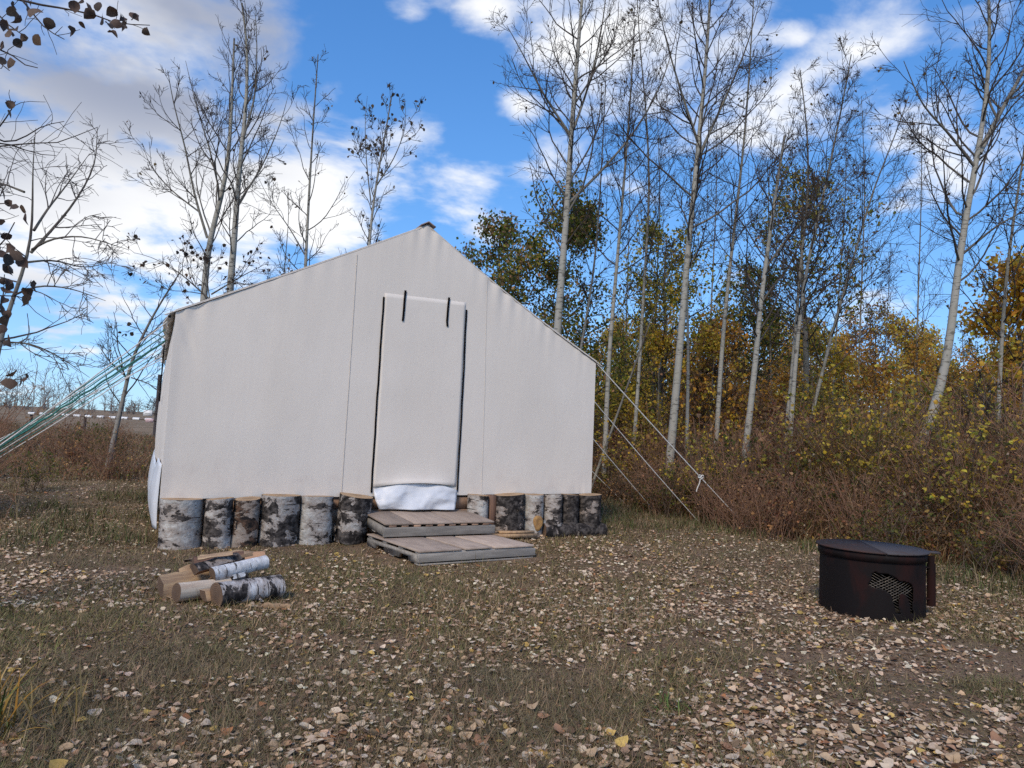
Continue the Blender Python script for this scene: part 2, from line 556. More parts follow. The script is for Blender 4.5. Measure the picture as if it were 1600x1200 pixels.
def mat_ground():
    m, t, b = new_mat('ground_soil')
    tcn = t.nodes.new('ShaderNodeTexCoord'); v = tcn.outputs['Object']
    a = noise_n(t, v, .55, 5, .6); c = noise_n(t, v, 4.5, 5, .65); d = noise_n(t, v, 38, 4, .7); e = noise_n(t, v, 150, 2, .6)
    col = mix_n(t, smooth_n(t, c, .35, .65), (.27, .172, .105), (.18, .138, .066))
    col = mix_n(t, smooth_n(t, a, .46, .62, 0, .7), col, (.30, .20, .13))
    col = mix_n(t, smooth_n(t, d, .42, .68, 0, .6), col, (.085, .062, .045))
    col = mix_n(t, smooth_n(t, e, .58, .72, 0, .6), col, (.33, .265, .195))
    sy = t.nodes.new('ShaderNodeSeparateXYZ'); t.links.new(v, sy.inputs[0])
    col = mix_n(t, smooth_n(t, sy.outputs[1], 13, 24, 0, .75), col, mix_n(t, smooth_n(t, a, .4, .6), (.30, .215, .14), (.20, .15, .09)))      # dry field
    t.links.new(col, b.inputs['Base Color']); b.inputs['Roughness'].default_value = .95
    b.inputs['Specular IOR Level'].default_value = .12
    bump(t, b, math_n(t, 'ADD', d, math_n(t, 'MULTIPLY', e, .5)), .9, .02)
    return m


M_LEAF = mat_leaf('dry_leaf', .7, .15)
M_FOL = mat_leaf('foliage', .55, .55)
M_GRASS = mat_vcol('grass_blade', .75, .2, 5, .35)
M_STEM = mat_vcol('twig_bark', .85, .2, 30, .4)
M_TRUNK = mat_trunk()
M_B_WHITE = mat_birch('birch_bark_white', .55, (.56, .54, .50))
M_B_MIX = mat_birch('birch_bark_patchy', .475)
M_B_DARK = mat_birch('birch_bark_dark', .40, (.40, .37, .34))
M_B_BROWN = mat_birch('birch_bark_brown', .47, (.42, .37, .32), 1)
M_B_CLEAN = mat_birch('birch_bark_clean', .66, (.78, .77, .75))
M_CUT = mat_rings('sawn_end', (.50, .35, .20), (.36, .22, .12))
M_CUT_OLD = mat_rings('sawn_end_weathered', (.22, .135, .08), (.11, .065, .04))
M_SPLIT = mat_wood('split_wood', (.50, .345, .20), (.32, .20, .115), (40, 40, 3))
M_SPLIT_R = mat_wood('split_wood_reddish', (.30, .17, .11), (.18, .10, .07), (40, 40, 3))
M_PLY = mat_wood('ply_deck', (.46, .365, .29), (.34, .26, .205), (12, 2.5, 9), .8)
M_GREY = mat_wood('weathered_board', (.36, .33, .29), (.23, .21, .185), (3, 20, 20), .85)
M_RAW = mat_wood('raw_lumber', (.44, .29, .20), (.31, .19, .13), (5, 16, 16), .8)
M_CANVAS = mat_canvas()
M_ROOF = mat_plain('roof_canvas', (.62, .57, .51), .9, 0, 5, .08, .1, .1)
M_TARP = mat_plain('white_tarp', (.66, .675, .70), .4, 0, 6, .04, .5, .15)
M_BLACK = mat_plain('black_webbing', (.008, .007, .008), .95, 0, 40, .3, .05)
M_SEAM = mat_plain('canvas_seam', (.63, .57, .505), .9, 0, 30, .12, .1)
M_HEM = mat_plain('canvas_hem', (.33, .30, .27), .9, 0, 30, .15, .1)
M_STEEL = mat_steel('painted_steel', (.010, .0075, .0075), (.027, .0105, .0095), .45)
M_LID_A = mat_steel('lid_rusty', (.055, .042, .04), (.095, .045, .036), .45)
M_LID_B = mat_steel('lid_grey', (.085, .076, .078), (.085, .055, .05), .55)
M_MESHW = mat_plain('expanded_metal', (.13, .11, .09), .5, .5, 40, .5, .5)
M_ASH = mat_plain('ash', (.05, .045, .042), .95, 0, 30, .5)
M_ROPE_W = mat_plain('white_rope', (.62, .60, .55), .8, 0, 90, .25)
M_ROPE_G = mat_plain('green_rope', (.03, .16, .13), .7, 0, 70, .5)
M_PAINT_W = mat_plain('white_paint', (.78, .78, .76), .5, 0, 20, .06)
M_PAINT_D = mat_plain('dark_paint', (.05, .04, .04), .6, 0, 20, .2)
M_PINK = mat_plain('faded_red_paint', (.60, .42, .42), .6, 0, 20, .1)
M_GROUND = mat_ground()

# ------------------------------------------------------------------ ground
def spaced(lo, hi, n, k):
    u = np.linspace(-1, 1, n); s = np.sinh(k * u) / math.sinh(k)
    return np.where(s < 0, -s * lo, s * hi)


gx = spaced(-700, 700, 220, 8.2); gy = spaced(-60, 1100, 240, 8.4) + 3.0
X, Y = np.meshgrid(gx, gy); Zg = gz(X, Y)
nx, ny = len(gx), len(gy)
ii = np.arange(nx * ny).reshape(ny, nx)
mb = MB(); mb.add(np.stack([X, Y, Zg], -1).reshape(-1, 3), np.stack([ii[:-1, :-1], ii[:-1, 1:], ii[1:, 1:], ii[1:, :-1]], -1).reshape(-1, 4))
tag(part('ground', mb, M_GROUND, smooth=True), kind='structure')

# ------------------------------------------------------------------ wall tent
TL = np.array([-3.21, 6.759, 0.0]); TE = np.array([math.cos(math.radians(26.39)), math.sin(math.radians(26.39)), 0.0]); TN = np.array([-TE[1], TE[0], 0.0])
TZ = np.array([0, 0, 1.0])
FV = .16                                   # front wall stands this far behind the log line


def T(u, v, z):
    u = np.asarray(u, float)[..., None]; v = np.asarray(v, float)[..., None]; z = np.asarray(z, float)[..., None]
    return TL + TE * u + TN * v + TZ * z


U0_, U1_, UA = -.045, 4.85, 2.484
ZE_L, ZE_R, ZA = 2.262, 2.205, 3.575
DEPTH = 5.6


def zbase(u):
    return .45 + .019 * u


def ztop(u):
    u = np.asarray(u, float)
    l = ZE_L + (ZA - ZE_L) * (u - U0_) / (UA - U0_); r = ZE_R + (ZA - ZE_R) * (U1_ - u) / (U1_ - UA)
    sagl = -.045 * np.sin(PI * np.clip((u - U0_) / (UA - U0_), 0, 1)); sagr = -.05 * np.sin(PI * np.clip((U1_ - u) / (U1_ - UA), 0, 1))
    return np.where(u < UA, l + sagl * .3, r + sagr)


tent = thing('wall_tent', 'large off-white canvas wall tent with zipped door on a log foundation', 'tent', T(UA, FV + DEPTH / 2, .45))


def front_bulge(u, z):
    """cloth relief of the front, negative = towards viewer"""
    b = -.025 * np.sin(PI * np.clip((u - U0_) / (U1_ - U0_), 0, 1)) * np.clip((z - .5) / 1.2, 0, 1)
    b = b + .010 * (fbm(u + 7, z * .6, .9, 3) - .5) * 2
    d = ztop(u) - z                                                           # pleats hanging from the roof edge
    for c, w, a, fr in ((UA + .02, .22, .012, 42), (3.45, .3, .014, 36), (4.05, .22, .008, 40), (4.62, .12, .006, 44), (.1, .18, .012, 30), (1.2, .5, .004, 30)):
        b = b + a * np.sin((u - c) * fr + d * 2) * np.exp(-((u - c) / w) ** 2) * np.exp(-d / .16)
    t = np.abs(u - (.02 + .34 * (2.2 - z)))
    b = b + .010 * np.exp(-(t / .03) ** 2) * np.clip((z - 1.7) / .3, 0, 1)      # diagonal pull at the left eave corner
    b = b + .006 * np.sin((u - 4.7) * 70 + z * 3) * np.exp(-((u - 4.68) / .1) ** 2) * np.exp(-(z - .55) / .1)
    b = b - .010 * np.exp(-((u - U0_) / .05) ** 2)                            # rolled corner
    return b


nu, nv = 170, 90
uu = np.linspace(U0_, U1_, nu); tt = np.linspace(0, 1, nv) ** .9
UU, TT = np.meshgrid(uu, tt)
ZZ = zbase(UU) + (ztop(UU) - zbase(UU)) * TT
ii = np.arange(nu * nv).reshape(nv, nu); QF = np.stack([ii[:-1, :-1], ii[:-1, 1:], ii[1:, 1:], ii[1:, :-1]], -1).reshape(-1, 4)
mb = MB(); mb.add(T(UU, FV + front_bulge(UU, ZZ), ZZ).reshape(-1, 3), QF)
front = part('front_wall', mb, M_CANVAS, tent, smooth=True)


def side_wall(u0, flip, ze, zb):
    mb = MB()
    vv = np.linspace(FV, FV + DEPTH, 70); t2 = np.linspace(0, 1, 26)
    V, T2 = np.meshgrid(vv, t2); Z = zb + (ze - zb) * T2
    env = np.clip(np.sin(PI * (V - FV) / DEPTH), 0, 1) ** .5
    uoff = u0 + flip * env * (.035 * np.sin(V * 5.5) * (1 - T2) + .02 * np.sin(V * 13 + 1) * (1 - T2) + .06 * np.sin(PI * T2))
    ii = np.arange(V.size).reshape(V.shape)
    f = np.stack([ii[:-1, :-1], ii[1:, :-1], ii[1:, 1:], ii[:-1, 1:]], -1).reshape(-1, 4)
    mb.add(T(uoff, V, Z).reshape(-1, 3), f)
    return mb


part('side_wall', side_wall(U0_, -1, ZE_L, .36), M_CANVAS, tent, smooth=True, label='bluish shaded left canvas side wall')
part('side_wall', side_wall(U1_, 1, ZE_R, .45), M_CANVAS, tent, smooth=True)
mb = MB()
v = T(np.array([U0_, U1_, U1_, UA, U0_]), np.full(5, FV + DEPTH), np.array([.45, .5, ZE_R, ZA, ZE_L])); mb.add(v, [[4, 3, 2, 1, 0]])
part('back_wall', mb, M_CANVAS, tent)


def roof(ua, za, ub, zb, left):
    mb = MB()
    s = np.linspace(0, 1.018, 40); vv = np.linspace(FV - .012, FV + DEPTH + .05, 50)
    S_, V = np.meshgrid(s, vv)
    u = ua + (ub - ua) * S_
    zt = za + (zb - za) * S_
    sag = (-.014 if left else -.05) * np.sin(PI * np.clip(S_, 0, 1)) - .05 * np.sin(PI * np.clip((V - FV) / DEPTH, 0, 1)) * np.sin(PI * np.clip(S_, 0, 1))
    z = zt + sag + .012 - .03 * np.clip((S_ - 1) / .018, 0, 1)
    ii = np.arange(u.size).reshape(u.shape)
    f = np.stack([ii[:-1, :-1], ii[:-1, 1:], ii[1:, 1:], ii[1:, :-1]], -1).reshape(-1, 4)
    if not left: f = f[:, ::-1]
    top = T(u, V, z).reshape(-1, 3)
    mb.add(top, f)
    o = part('roof_panel', mb, M_ROOF, tent, smooth=True)
    m = o.modifiers.new('thick', 'SOLIDIFY'); m.thickness = .008
    # front hem of the roof edge
    hb = MB(); k = np.linspace(0, 1.03, 40); u1 = ua + (ub - ua) * k
    zz_ = za + (zb - za) * k + (-.014 if left else -.05) * np.sin(PI * np.clip(k, 0, 1)) + .004
    tubes(hb, T(u1, np.full(40, FV - .016), zz_)[None], np.full((1, 40), .006), 6)
    part('roof_hem', hb, M_SEAM, o, smooth=True)


roof(UA, ZA, U0_ - .015, ZE_L, True); roof(UA, ZA, U1_ + .015, ZE_R, False)
mb = MB(); kk = np.linspace(FV - .05, FV + DEPTH + .06, 30)
pts = []
for a in np.linspace(-1, 1, 7):
    pts.append(T(np.full(30, UA + a * .09), kk, np.full(30, ZA + .05 - abs(a) * .052)))
g_ = np.stack(pts, 1); ii = np.arange(210).reshape(30, 7)
mb.add(g_.reshape(-1, 3), np.stack([ii[:-1, :-1], ii[:-1, 1:], ii[1:, 1:], ii[1:, :-1]], -1).reshape(-1, 4))
o = part('ridge_cap', mb, mat_plain('ridge_cloth', (.34, .26, .24), .9, 0, 12, .15, .1), tent); m = o.modifiers.new('thick', 'SOLIDIFY'); m.thickness = .012


def ribbon(pu, pz, width, off, mat, name, parent, wob=0.0, thick=.004, n=60):
    s = np.linspace(0, 1, n)
    u = np.interp(s, np.linspace(0, 1, len(pu)), pu); z = np.interp(s, np.linspace(0, 1, len(pz)), pz)
    u = u + wob * (np.sin(z * 9 + pu[0] * 5) * .5 + np.sin(z * 23) * .3)
    mb = MB(); rows = []
    for a, b in ((-.5, 0), (-.5, -thick), (.5, -thick), (.5, 0)):
        uu_ = u + a * width
        rows.append(T(uu_, FV + front_bulge(uu_, z) - off + b, z))
    P = np.stack(rows, 1); ii = np.arange(n * 4).reshape(n, 4)
    f = [np.stack([ii[:-1, i], ii[:-1, (i + 1) % 4], ii[1:, (i + 1) % 4], ii[1:, i]], -1) for i in range(4)]
    mb.add(P.reshape(-1, 3), np.concatenate(f)); mb.add(P[[0, -1]].reshape(-1, 3), [[0, 1, 2, 3], [7, 6, 5, 4]])
    return part(name, mb, mat, parent)


# door flap: a panel lying just proud of the front, lifting at the foot
nd = 46; du = np.linspace(2.025, 3.005, 30); dz = np.linspace(0, 1, nd)
DU, DZ = np.meshgrid(du, dz); ZD = .585 + .02 * (DU - 2) + (2.73 - .585) * DZ
k_ = (DU - 2.515) / .49
lift = .07 * np.exp(-DZ / .035) * (1 - .55 * k_ ** 2) * np.clip(1 - k_ ** 4, 0, 1)
ZD2 = ZD + .05 * (1 - k_ ** 2) * np.exp(-DZ / .03)
wr = .0004 * np.sin(DU * 33 + DZ * 4) * np.exp(-(1 - DZ) / .05)
mb = MB(); ii = np.arange(DU.size).reshape(DU.shape)
mb.add(T(DU, FV + front_bulge(DU, ZD2) - .0035 * np.clip((1 - DZ) / .04, .6, 1) - lift + wr, ZD2).reshape(-1, 3), np.stack([ii[:-1, :-1], ii[:-1, 1:], ii[1:, 1:], ii[1:, :-1]], -1).reshape(-1, 4))
door = part('door_flap', mb, M_CANVAS, tent, smooth=True); m = door.modifiers.new('thick', 'SOLIDIFY'); m.thickness = .002; m.offset = -1
ribbon([2.012, 2.008, 2.014], [.53, 1.6, 2.685], .019, .0075, M_BLACK, 'zipper', tent, .0025, .003)
ribbon([3.018, 3.016, 3.013], [.55, 1.6, 2.665], .019, .0075, M_BLACK, 'zipper', tent, .0025, .003)
ribbon([2.245, 2.252, 2.258], [2.44, 2.6, 2.79], .024, .011, M_BLACK, 'tie_strap', tent, .002)
ribbon([2.786, 2.776, 2.783], [2.44, 2.5, 2.78], .024, .011, M_BLACK, 'tie_strap', tent, .003)
ribbon([1.69, 1.69], [.50, 3.11], .007, .0035, M_SEAM, 'seam', tent, 0, .0012)
ribbon([3.33, 3.26], [.53, 3.09], .006, .0025, M_CANVAS, 'seam', tent, .002, .001)
# white waterproof flap that curls out under the door
nf = 26; fu = np.linspace(-1, 1, 40); fs = np.linspace(0, 1, nf)
FU, FS = np.meshgrid(fu, fs)
u = 2.52 + FU * (.485 - .05 * FS ** 2)
z = .655 - .075 * FU ** 2 * (1 - FS) - (.30 + .02 * FU) * FS + .018 * FU - .03 * (1 - FS) * (FU > 0) * FU
vv = FV - .03 - .04 * np.sin(PI * np.clip(FS * .7, 0, 1)) * (1 - FU ** 4) - .05 * FS - .014 * np.abs(fbm(FU * 1.6 + 4, FS * 1.2 + FU, 1.1, 14) - .5) * 4 + .014 * np.sin(FU * 6 + FS * 5) + .012 * (fbm(FU * 2, FS * 2, .5, 9) - .5) * 2
mb = MB(); ii = np.arange(u.size).reshape(u.shape)
mb.add(T(u, vv, z).reshape(-1, 3), np.stack([ii[:-1, :-1], ii[1:, :-1], ii[1:, 1:], ii[:-1, 1:]], -1).reshape(-1, 4))
o = part('sill_flap', mb, M_TARP, tent, smooth=True, label='shiny white plastic flap bulging out under the door'); m = o.modifiers.new('thick', 'SOLIDIFY'); m.thickness = .004
# plastic skirt hanging out of the left side wall
nf = 60; sv = np.linspace(0, 1, nf); st_ = np.linspace(0, 1, 16)
SV, ST = np.meshgrid(sv, st_)
v = FV + .02 + SV * 4.6
out = .30 * (.05 + .13 * np.sin(PI * ST) + .10 * fbm(SV * 30, ST * 2, 1.2, 4)) * (.6 + .8 * fbm(SV * 12, ST, 1, 8)) + .05 * np.clip(SV * 3, 0, 1)
u = U0_ - out * (1 - .75 * np.exp(-SV / .012))
z = .78 - .30 * SV * 0 - ST * (.62 - .05 * SV) + .05 * np.sin(SV * 25) * (1 - ST)
mb = MB(); ii = np.arange(v.size).reshape(v.shape)
mb.add(T(u, v, z).reshape(-1, 3), np.stack([ii[:-1, :-1], ii[1:, :-1], ii[1:, 1:], ii[:-1, 1:]], -1).reshape(-1, 4))
o = part('ground_skirt', mb, M_TARP, tent, smooth=True, label='crumpled white plastic skirt along the left side wall'); m = o.modifiers.new('thick', 'SOLIDIFY'); m.thickness = .004
# window cords on the left wall
for vv_, z0, z1 in ((.75, 2.0, 1.40), (1.3, 1.5, 1.42)):
    mb = MB(); zz_ = np.linspace(z0, z1, 16)
    tubes(mb, T(np.full(16, U0_ - .075), vv_ + .01 * np.sin(zz_ * 20), zz_)[None], np.full((1, 16), .007), 6); part('window_zip', mb, M_BLACK, tent)
mb = MB(); vk = np.linspace(FV, FV + DEPTH, 40)
tubes(mb, T(np.full(40, U0_ - .07) + .02 * np.sin(vk * 9), vk, ZE_L - .07 + .03 * np.sin(vk * 7))[None], np.full((1, 40), .018), 6)
part('eave_hem', mb, M_CANVAS, tent, smooth=True)

# platform the tent stands on
plat = thing('tent_platform', 'reddish lumber platform under the tent, showing between the logs and door step', 'platform', T(UA, FV + DEPTH / 2, 0))
TAX = np.array([TE, TN, TZ])
mb = MB(); box(mb, T(UA, FV + .06 + DEPTH / 2, .43), (4.74, DEPTH - .04, .03), TAX); part('deck', mb, M_RAW, plat)
for i, zc in enumerate((.10, .245, .39)):
    mb = MB(); box(mb, T(UA, FV + .045, zc + .03), (4.72, .038, .138), TAX); part('rim_board', mb, M_RAW, plat)
    for us in (.16, 4.81):
        mb = MB(); box(mb, T(us, FV + .08 + DEPTH / 2, zc + .02), (.038, DEPTH - .1, .138), TAX); part('rim_board', mb, M_RAW, plat)

# ------------------------------------------------------------------ logs
def rot_to(axis, spin=0.0):
    q = Vector(axis).to_track_quat('Z', 'Y'); 
    e = (q @ Vector((0, 0, 1)).rotation_difference(Vector((0, 0, 1)))).to_matrix() @ Matrix.Rotation(spin, 3, 'Z')
    return e.to_euler()


def make_log(name, label, cat, loc, axis, r, h, mat, cut=None, group=None, seed=0, taper=.0, rough=.05, spin=0.0, knot=False):
    rg = np.random.default_rng(seed)
    t = thing(name, label, cat, loc, rot_to(axis, spin), group)
    n, k = 11, 30
    a = np.linspace(0, 2 * PI, k, endpoint=False); s = np.linspace(0, 1, n)
    A, S_ = np.meshgrid(a, s)
    prof = 1 + .05 * np.sin(2 * A + rg.uniform(0, 6)) + .035 * np.sin(3 * A + rg.uniform(0, 6)) + rough * (fbm(A * 2.2 + seed, S_ * 5, .9, seed) - .5) * 1.4
    prof = prof * (1 + taper * (S_ - .5)) * (1 + .05 * np.exp(-S_ / .12))
    seam = np.abs(((A - PI + PI) % (2 * PI)) - PI)
    rr = r * prof
    tilt0, tilt1 = rg.normal(0, .06, 2), rg.normal(0, .05, 2)
    x = rr * np.cos(A); y = rr * np.sin(A)
    z = S_ * h + (tilt0[0] * x + tilt0[1] * y) * (1 - S_) + (tilt1[0] * x + tilt1[1] * y) * S_
    P = np.stack([x, y, z], -1)
    ii = np.arange(n * k).reshape(n, k)
    f = np.stack([ii[:-1], np.roll(ii, -1, 1)[:-1], np.roll(ii, -1, 1)[1:], ii[1:]], -1).reshape(-1, 4)
    mb = MB(); mb.add(P.reshape(-1, 3), f); part('bark', mb, mat, t, smooth=True, local=True)
    for e, sg in ((0, -1), (n - 1, 1)):
        mb = MB(); ring = P[e] * np.array([.985, .985, 1]); inner = ring * np.array([.5, .5, 1]) ; inner[:, 2] = ring[:, 2].mean() * .5 + ring[:, 2] * .5 + sg * .002
        cen = np.array([[0, 0, ring[:, 2].mean() + sg * .003]])
        i0 = np.arange(k); i1 = (i0 + 1) % k
        fq = np.stack([i0, i1, i1 + k, i0 + k], -1); ft = np.stack([i0 + k, i1 + k, np.full(k, 2 * k)], -1)
        if sg < 0: fq, ft = fq[:, ::-1], ft[:, ::-1]
        vv = np.concatenate([ring, inner, cen]); mb.add(vv, fq); mb.f.setdefault(3, []).append(ft)
        part('sawn_end', mb, cut or M_CUT, t, local=True)
    for q in range(rg.integers(0, 4) if name == 'log_round' else 1):
        a0 = rg.uniform(0, 2 * PI); wd = rg.uniform(.25, .7); z0 = rg.uniform(.1, .8) * h; hh_ = rg.uniform(.03, .09); lf2 = rg.uniform(.01, .03)
        th = a0 + np.linspace(0, wd, 8); ro = r * 1.045 + lf2 * np.linspace(0, 1, 8) ** 2; zz3 = np.linspace(0, hh_, 3)
        G = np.stack([np.stack([ro * np.cos(th), ro * np.sin(th), np.full(8, z0 + zq) + .006 * np.sin(np.arange(8) * 1.7 + zq * 60)], -1) for zq in zz3]); i3 = np.arange(24).reshape(3, 8)
        mb = MB(); mb.add(G.reshape(-1, 3), np.stack([i3[:-1, :-1], i3[:-1, 1:], i3[1:, 1:], i3[1:, :-1]], -1).reshape(-1, 4)); part('bark_curl', mb, mat, t, local=True)
    if knot:
        fd = np.array(t.rotation_euler.to_matrix()).T @ (-TN); kr = math.atan2(fd[1], fd[0]) + PI / 2; ck, sk = math.cos(kr), math.sin(kr)
        mb = MB(); kk = np.linspace(0, 2 * PI, 18, endpoint=False); rings = []
        for q, (rad, dep) in enumerate(((.085, -.015), (.075, .018), (.05, .022), (.02, .012))):
            jj = 1 + .12 * np.sin(kk * 3 + q)
            rings.append(np.stack([np.cos(kk) * rad * .72 * jj, np.full(18, -(r + dep)), h * .36 + np.sin(kk) * rad * 1.15 * jj], -1))
        V = np.concatenate(rings) @ np.array([[ck, sk, 0], [-sk, ck, 0], [0, 0, 1]]); i_ = np.arange(72).reshape(4, 18)
        mb.add(V, np.stack([i_[:-1], np.roll(i_, -1, 1)[:-1], np.roll(i_, -1, 1)[1:], i_[1:]], -1).reshape(-1, 4))
        mb.f.setdefault(18, []).append(i_[3][None]); part('knot', mb, M_SPLIT_R if False else mat_wood('knot_wood', (.36, .21, .08), (.22, .12, .05), (30, 30, 30)), t, local=True)
    return t


GL = 'upright log rounds along the tent foot'
FD = [  # u0, u1, zbot, ztop, material, lean, label
    (-.033, .345, -.02, .465, M_B_WHITE, (-.03, 0), 'widest pale birch log round at the left corner of the tent', 1),
    (.352, .600, .0, .478, M_B_MIX, (0, .02), 'narrow two-tone log round, dark left half, second from left tent corner', 2),
    (.600, .855, .0, .475, M_B_BROWN, (.02, .0), 'grey-brown rough log round with bare wood edge, third from left corner', 3),
    (.865, 1.243, .02, .51, M_B_MIX, (.0, .02), 'fat blotched log round with dark burl, fourth from left tent corner', 4),
    (1.256, 1.583, .04, .50, M_B_WHITE, (.0, .0), 'clean pale grey log round, fifth from left tent corner', 5),
    (1.590, 1.955, .04, .515, M_B_MIX, (.10, .0), 'tilted birch log round with wide dark streak left of the pallet steps', 6),
    (3.125, 3.375, .06, .525, M_B_WHITE, (0, 0), 'small pale log round partly hidden right behind the pallet steps', 7),
    (3.460, 3.825, .06, .538, M_B_DARK, (-.02, 0), 'wide black and grey log round right of the pallet steps', 8),
    (3.832, 4.085, .06, .540, M_B_WHITE, (0, 0), 'pale log round with large orange branch knot', 9),
    (4.092, 4.312, .175, .543, M_B_MIX, (0, 0), 'short white mottled log round standing on a lying log', 10),
    (4.318, 4.565, .175, .544, M_B_DARK, (0, 0), 'short charcoal log round standing on a lying log, next to the corner', 11),
    (4.580, 4.860, .05, .547, M_B_DARK, (.02, 0), 'black log round at the right corner of the tent', 12)]
for i, (u0, u1, zb, zt, mat, ln, lab, sd_) in enumerate(FD):
    r = (u1 - u0) / 2 * .97; vo = r - .10 - .03 * (i % 2)
    p = T((u0 + u1) / 2, vo + (.05 if i == 6 else 0), zb)
    if i not in (9, 10): p[2] = float(gz(p[0], p[1])) - .015
    ax = TZ + TE * ln[0] - TN * ln[1]
    make_log('log_round', lab, 'log', p, ax, r, zt - p[2] - .004, mat, M_CUT, GL, 20 + sd_, taper=(.12 if i == 5 else .0), rough=.07 if mat in (M_B_DARK, M_B_BROWN) else .035, spin=math.radians(26), knot=(i == 8))
# logs lying under the short rounds
p = T(4.02, .03, .115); make_log('lying_log', 'dark mossy log lying flat under the two short rounds', 'log', T(4.05, -.06, .115), TE, .082, .86, M_B_DARK, M_CUT_OLD, None, 51, rough=.09)
mb = MB(); t_ = thing('split_plank', 'pale split wood slab lying on the ground right of the pallet steps', 'wood slab', T(3.55, -.16, .055))
box(mb, T(3.58, -.17, .085), (.62, .10, .045), TAX, None, .006); part('slab', mb, M_SPLIT, t_)
mb = MB(); box(mb, T(3.66, -.13, .122), (.44, .08, .022), TAX, None, .005); part('splinter', mb, M_SPLIT, t_)
t_ = thing('split_log', 'narrow reddish split log standing beside the small pale round', 'log', T(3.415, .07, .03))
mb = MB(); box(mb, T(3.415, .05, .29), (.085, .09, .46), TAX, None, .01); part('split_face', mb, M_SPLIT_R, t_)
mb = MB(); box(mb, T(3.385, .10, .29), (.05, .12, .455), TAX, None, .008); part('bark', mb, M_B_BROWN, t_)

# ------------------------------------------------------------------ pallet steps
def pallet(name, label, org, ang, tilt, w, d, hh, boards, ends, seed):
    """org = front left ground corner, local x = width, y = depth"""
    t = thing(name, label, 'pallet', org, (tilt, 0, ang), 'pallet steps at the tent door')

    def B(nm, c, s, mat, jit=.0015):
        m_ = MB(); box(m_, c, s, None, None, jit); o = part(nm, m_, mat, t, local=True)
        bv = o.modifiers.new('edge', 'BEVEL'); bv.width = .004; bv.segments = 2
        return o
    zt = hh
    # deck boards run front to back
    for x0, x1, dz_ in boards:
        B('deck_board', ((x0 + x1) / 2, d / 2 + .005, zt - .009 + dz_), (x1 - x0, d, .018), M_PLY)
    # slats under the deck, their ends show at the front
    if ends:
        ns = 9
        for i in range(ns):
            xs = .02 + (w - .04) * (i + .5) / ns
            B('slat', (xs, d / 2 - .002 + .004 * (i % 2), zt - .031), (.075, d - .02, .02), M_RAW)
    else:
        for i in range(4):
            ys = .06 + (d - .12) * i / 3
            B('slat', (w / 2, ys, zt - .03), (w - .02, .09, .018), M_GREY)
    zs = zt - (.043 if ends else .041)
    # notched stringers
    for xs in (.02, w / 2, w - .02):
        hb_, z0 = zs, .018
        prof = [(.03, z0), (.03, hb_), (d - .01, hb_), (d - .01, z0)]
        n1, n2 = d * .72, d * .27
        poly = [(.03, z0), (n2 - .11, z0), (n2 - .09, z0 + .04), (n2 + .09, z0 + .04), (n2 + .11, z0), (n1 - .11, z0), (n1 - .09, z0 + .04), (n1 + .09, z0 + .04), (n1 + .11, z0), (d - .01, z0), (d - .01, hb_), (.03, hb_)]
        if ends: poly = [(.03, z0), (d - .01, z0), (d - .01, hb_), (.03, hb_)]
        m_ = MB(); k = len(poly)
        V = np.array([(xs - .018, y, z) for y, z in poly] + [(xs + .018, y, z) for y, z in poly])
        q = [[i, (i + 1) % k, k + (i + 1) % k, k + i] for i in range(k)]
        m_.add(V, q); m_.f.setdefault(k, []).append(np.array([list(range(k))[::-1]])); m_.f[k].append(np.array([list(range(k, 2 * k))]))
        part('stringer', m_, M_GREY, t, local=True)
    # front fascia and bottom boards
    B('fascia_board', (w / 2 + .005, .012, zs - (hh - .06) * .36 if not ends else zs * .5 + .006), (w + .03, .03, (hh - .045) * .78 if not ends else zs - .012), M_GREY)
    for ys in ((.05, d * .5, d - .07) if not ends else (d * .5, d - .06)):
        B('bottom_board', (w / 2, ys, .009), (w - .01, .09, .017), M_GREY)
    return t


pa = math.radians(26.39 + 8.0)
o1 = np.array([-.757, 6.45, 0]); o1[2] = float(gz(o1[0], o1[1])) + .004
pallet('pallet_step', 'grey weathered lower pallet step with three wide plywood boards', o1, pa, 0, 1.27, 1.18, .135, [(0, .44, 0), (.478, .775, .002), (.812, 1.275, -.001)], False, 1)
ex = np.array([math.cos(pa), math.sin(pa), 0]); ey = np.array([-ex[1], ex[0], 0])
o2 = o1 + ex * .02 + ey * .80 + np.array([0, 0, .137])
pallet('pallet_step', 'smaller upper pallet step tilted up against the tent door', o2, pa - math.radians(3), math.radians(4.5), 1.24, .66, .145, [(0, .30, 0), (.304, .76, .001), (.764, 1.25, 0)], True, 2)

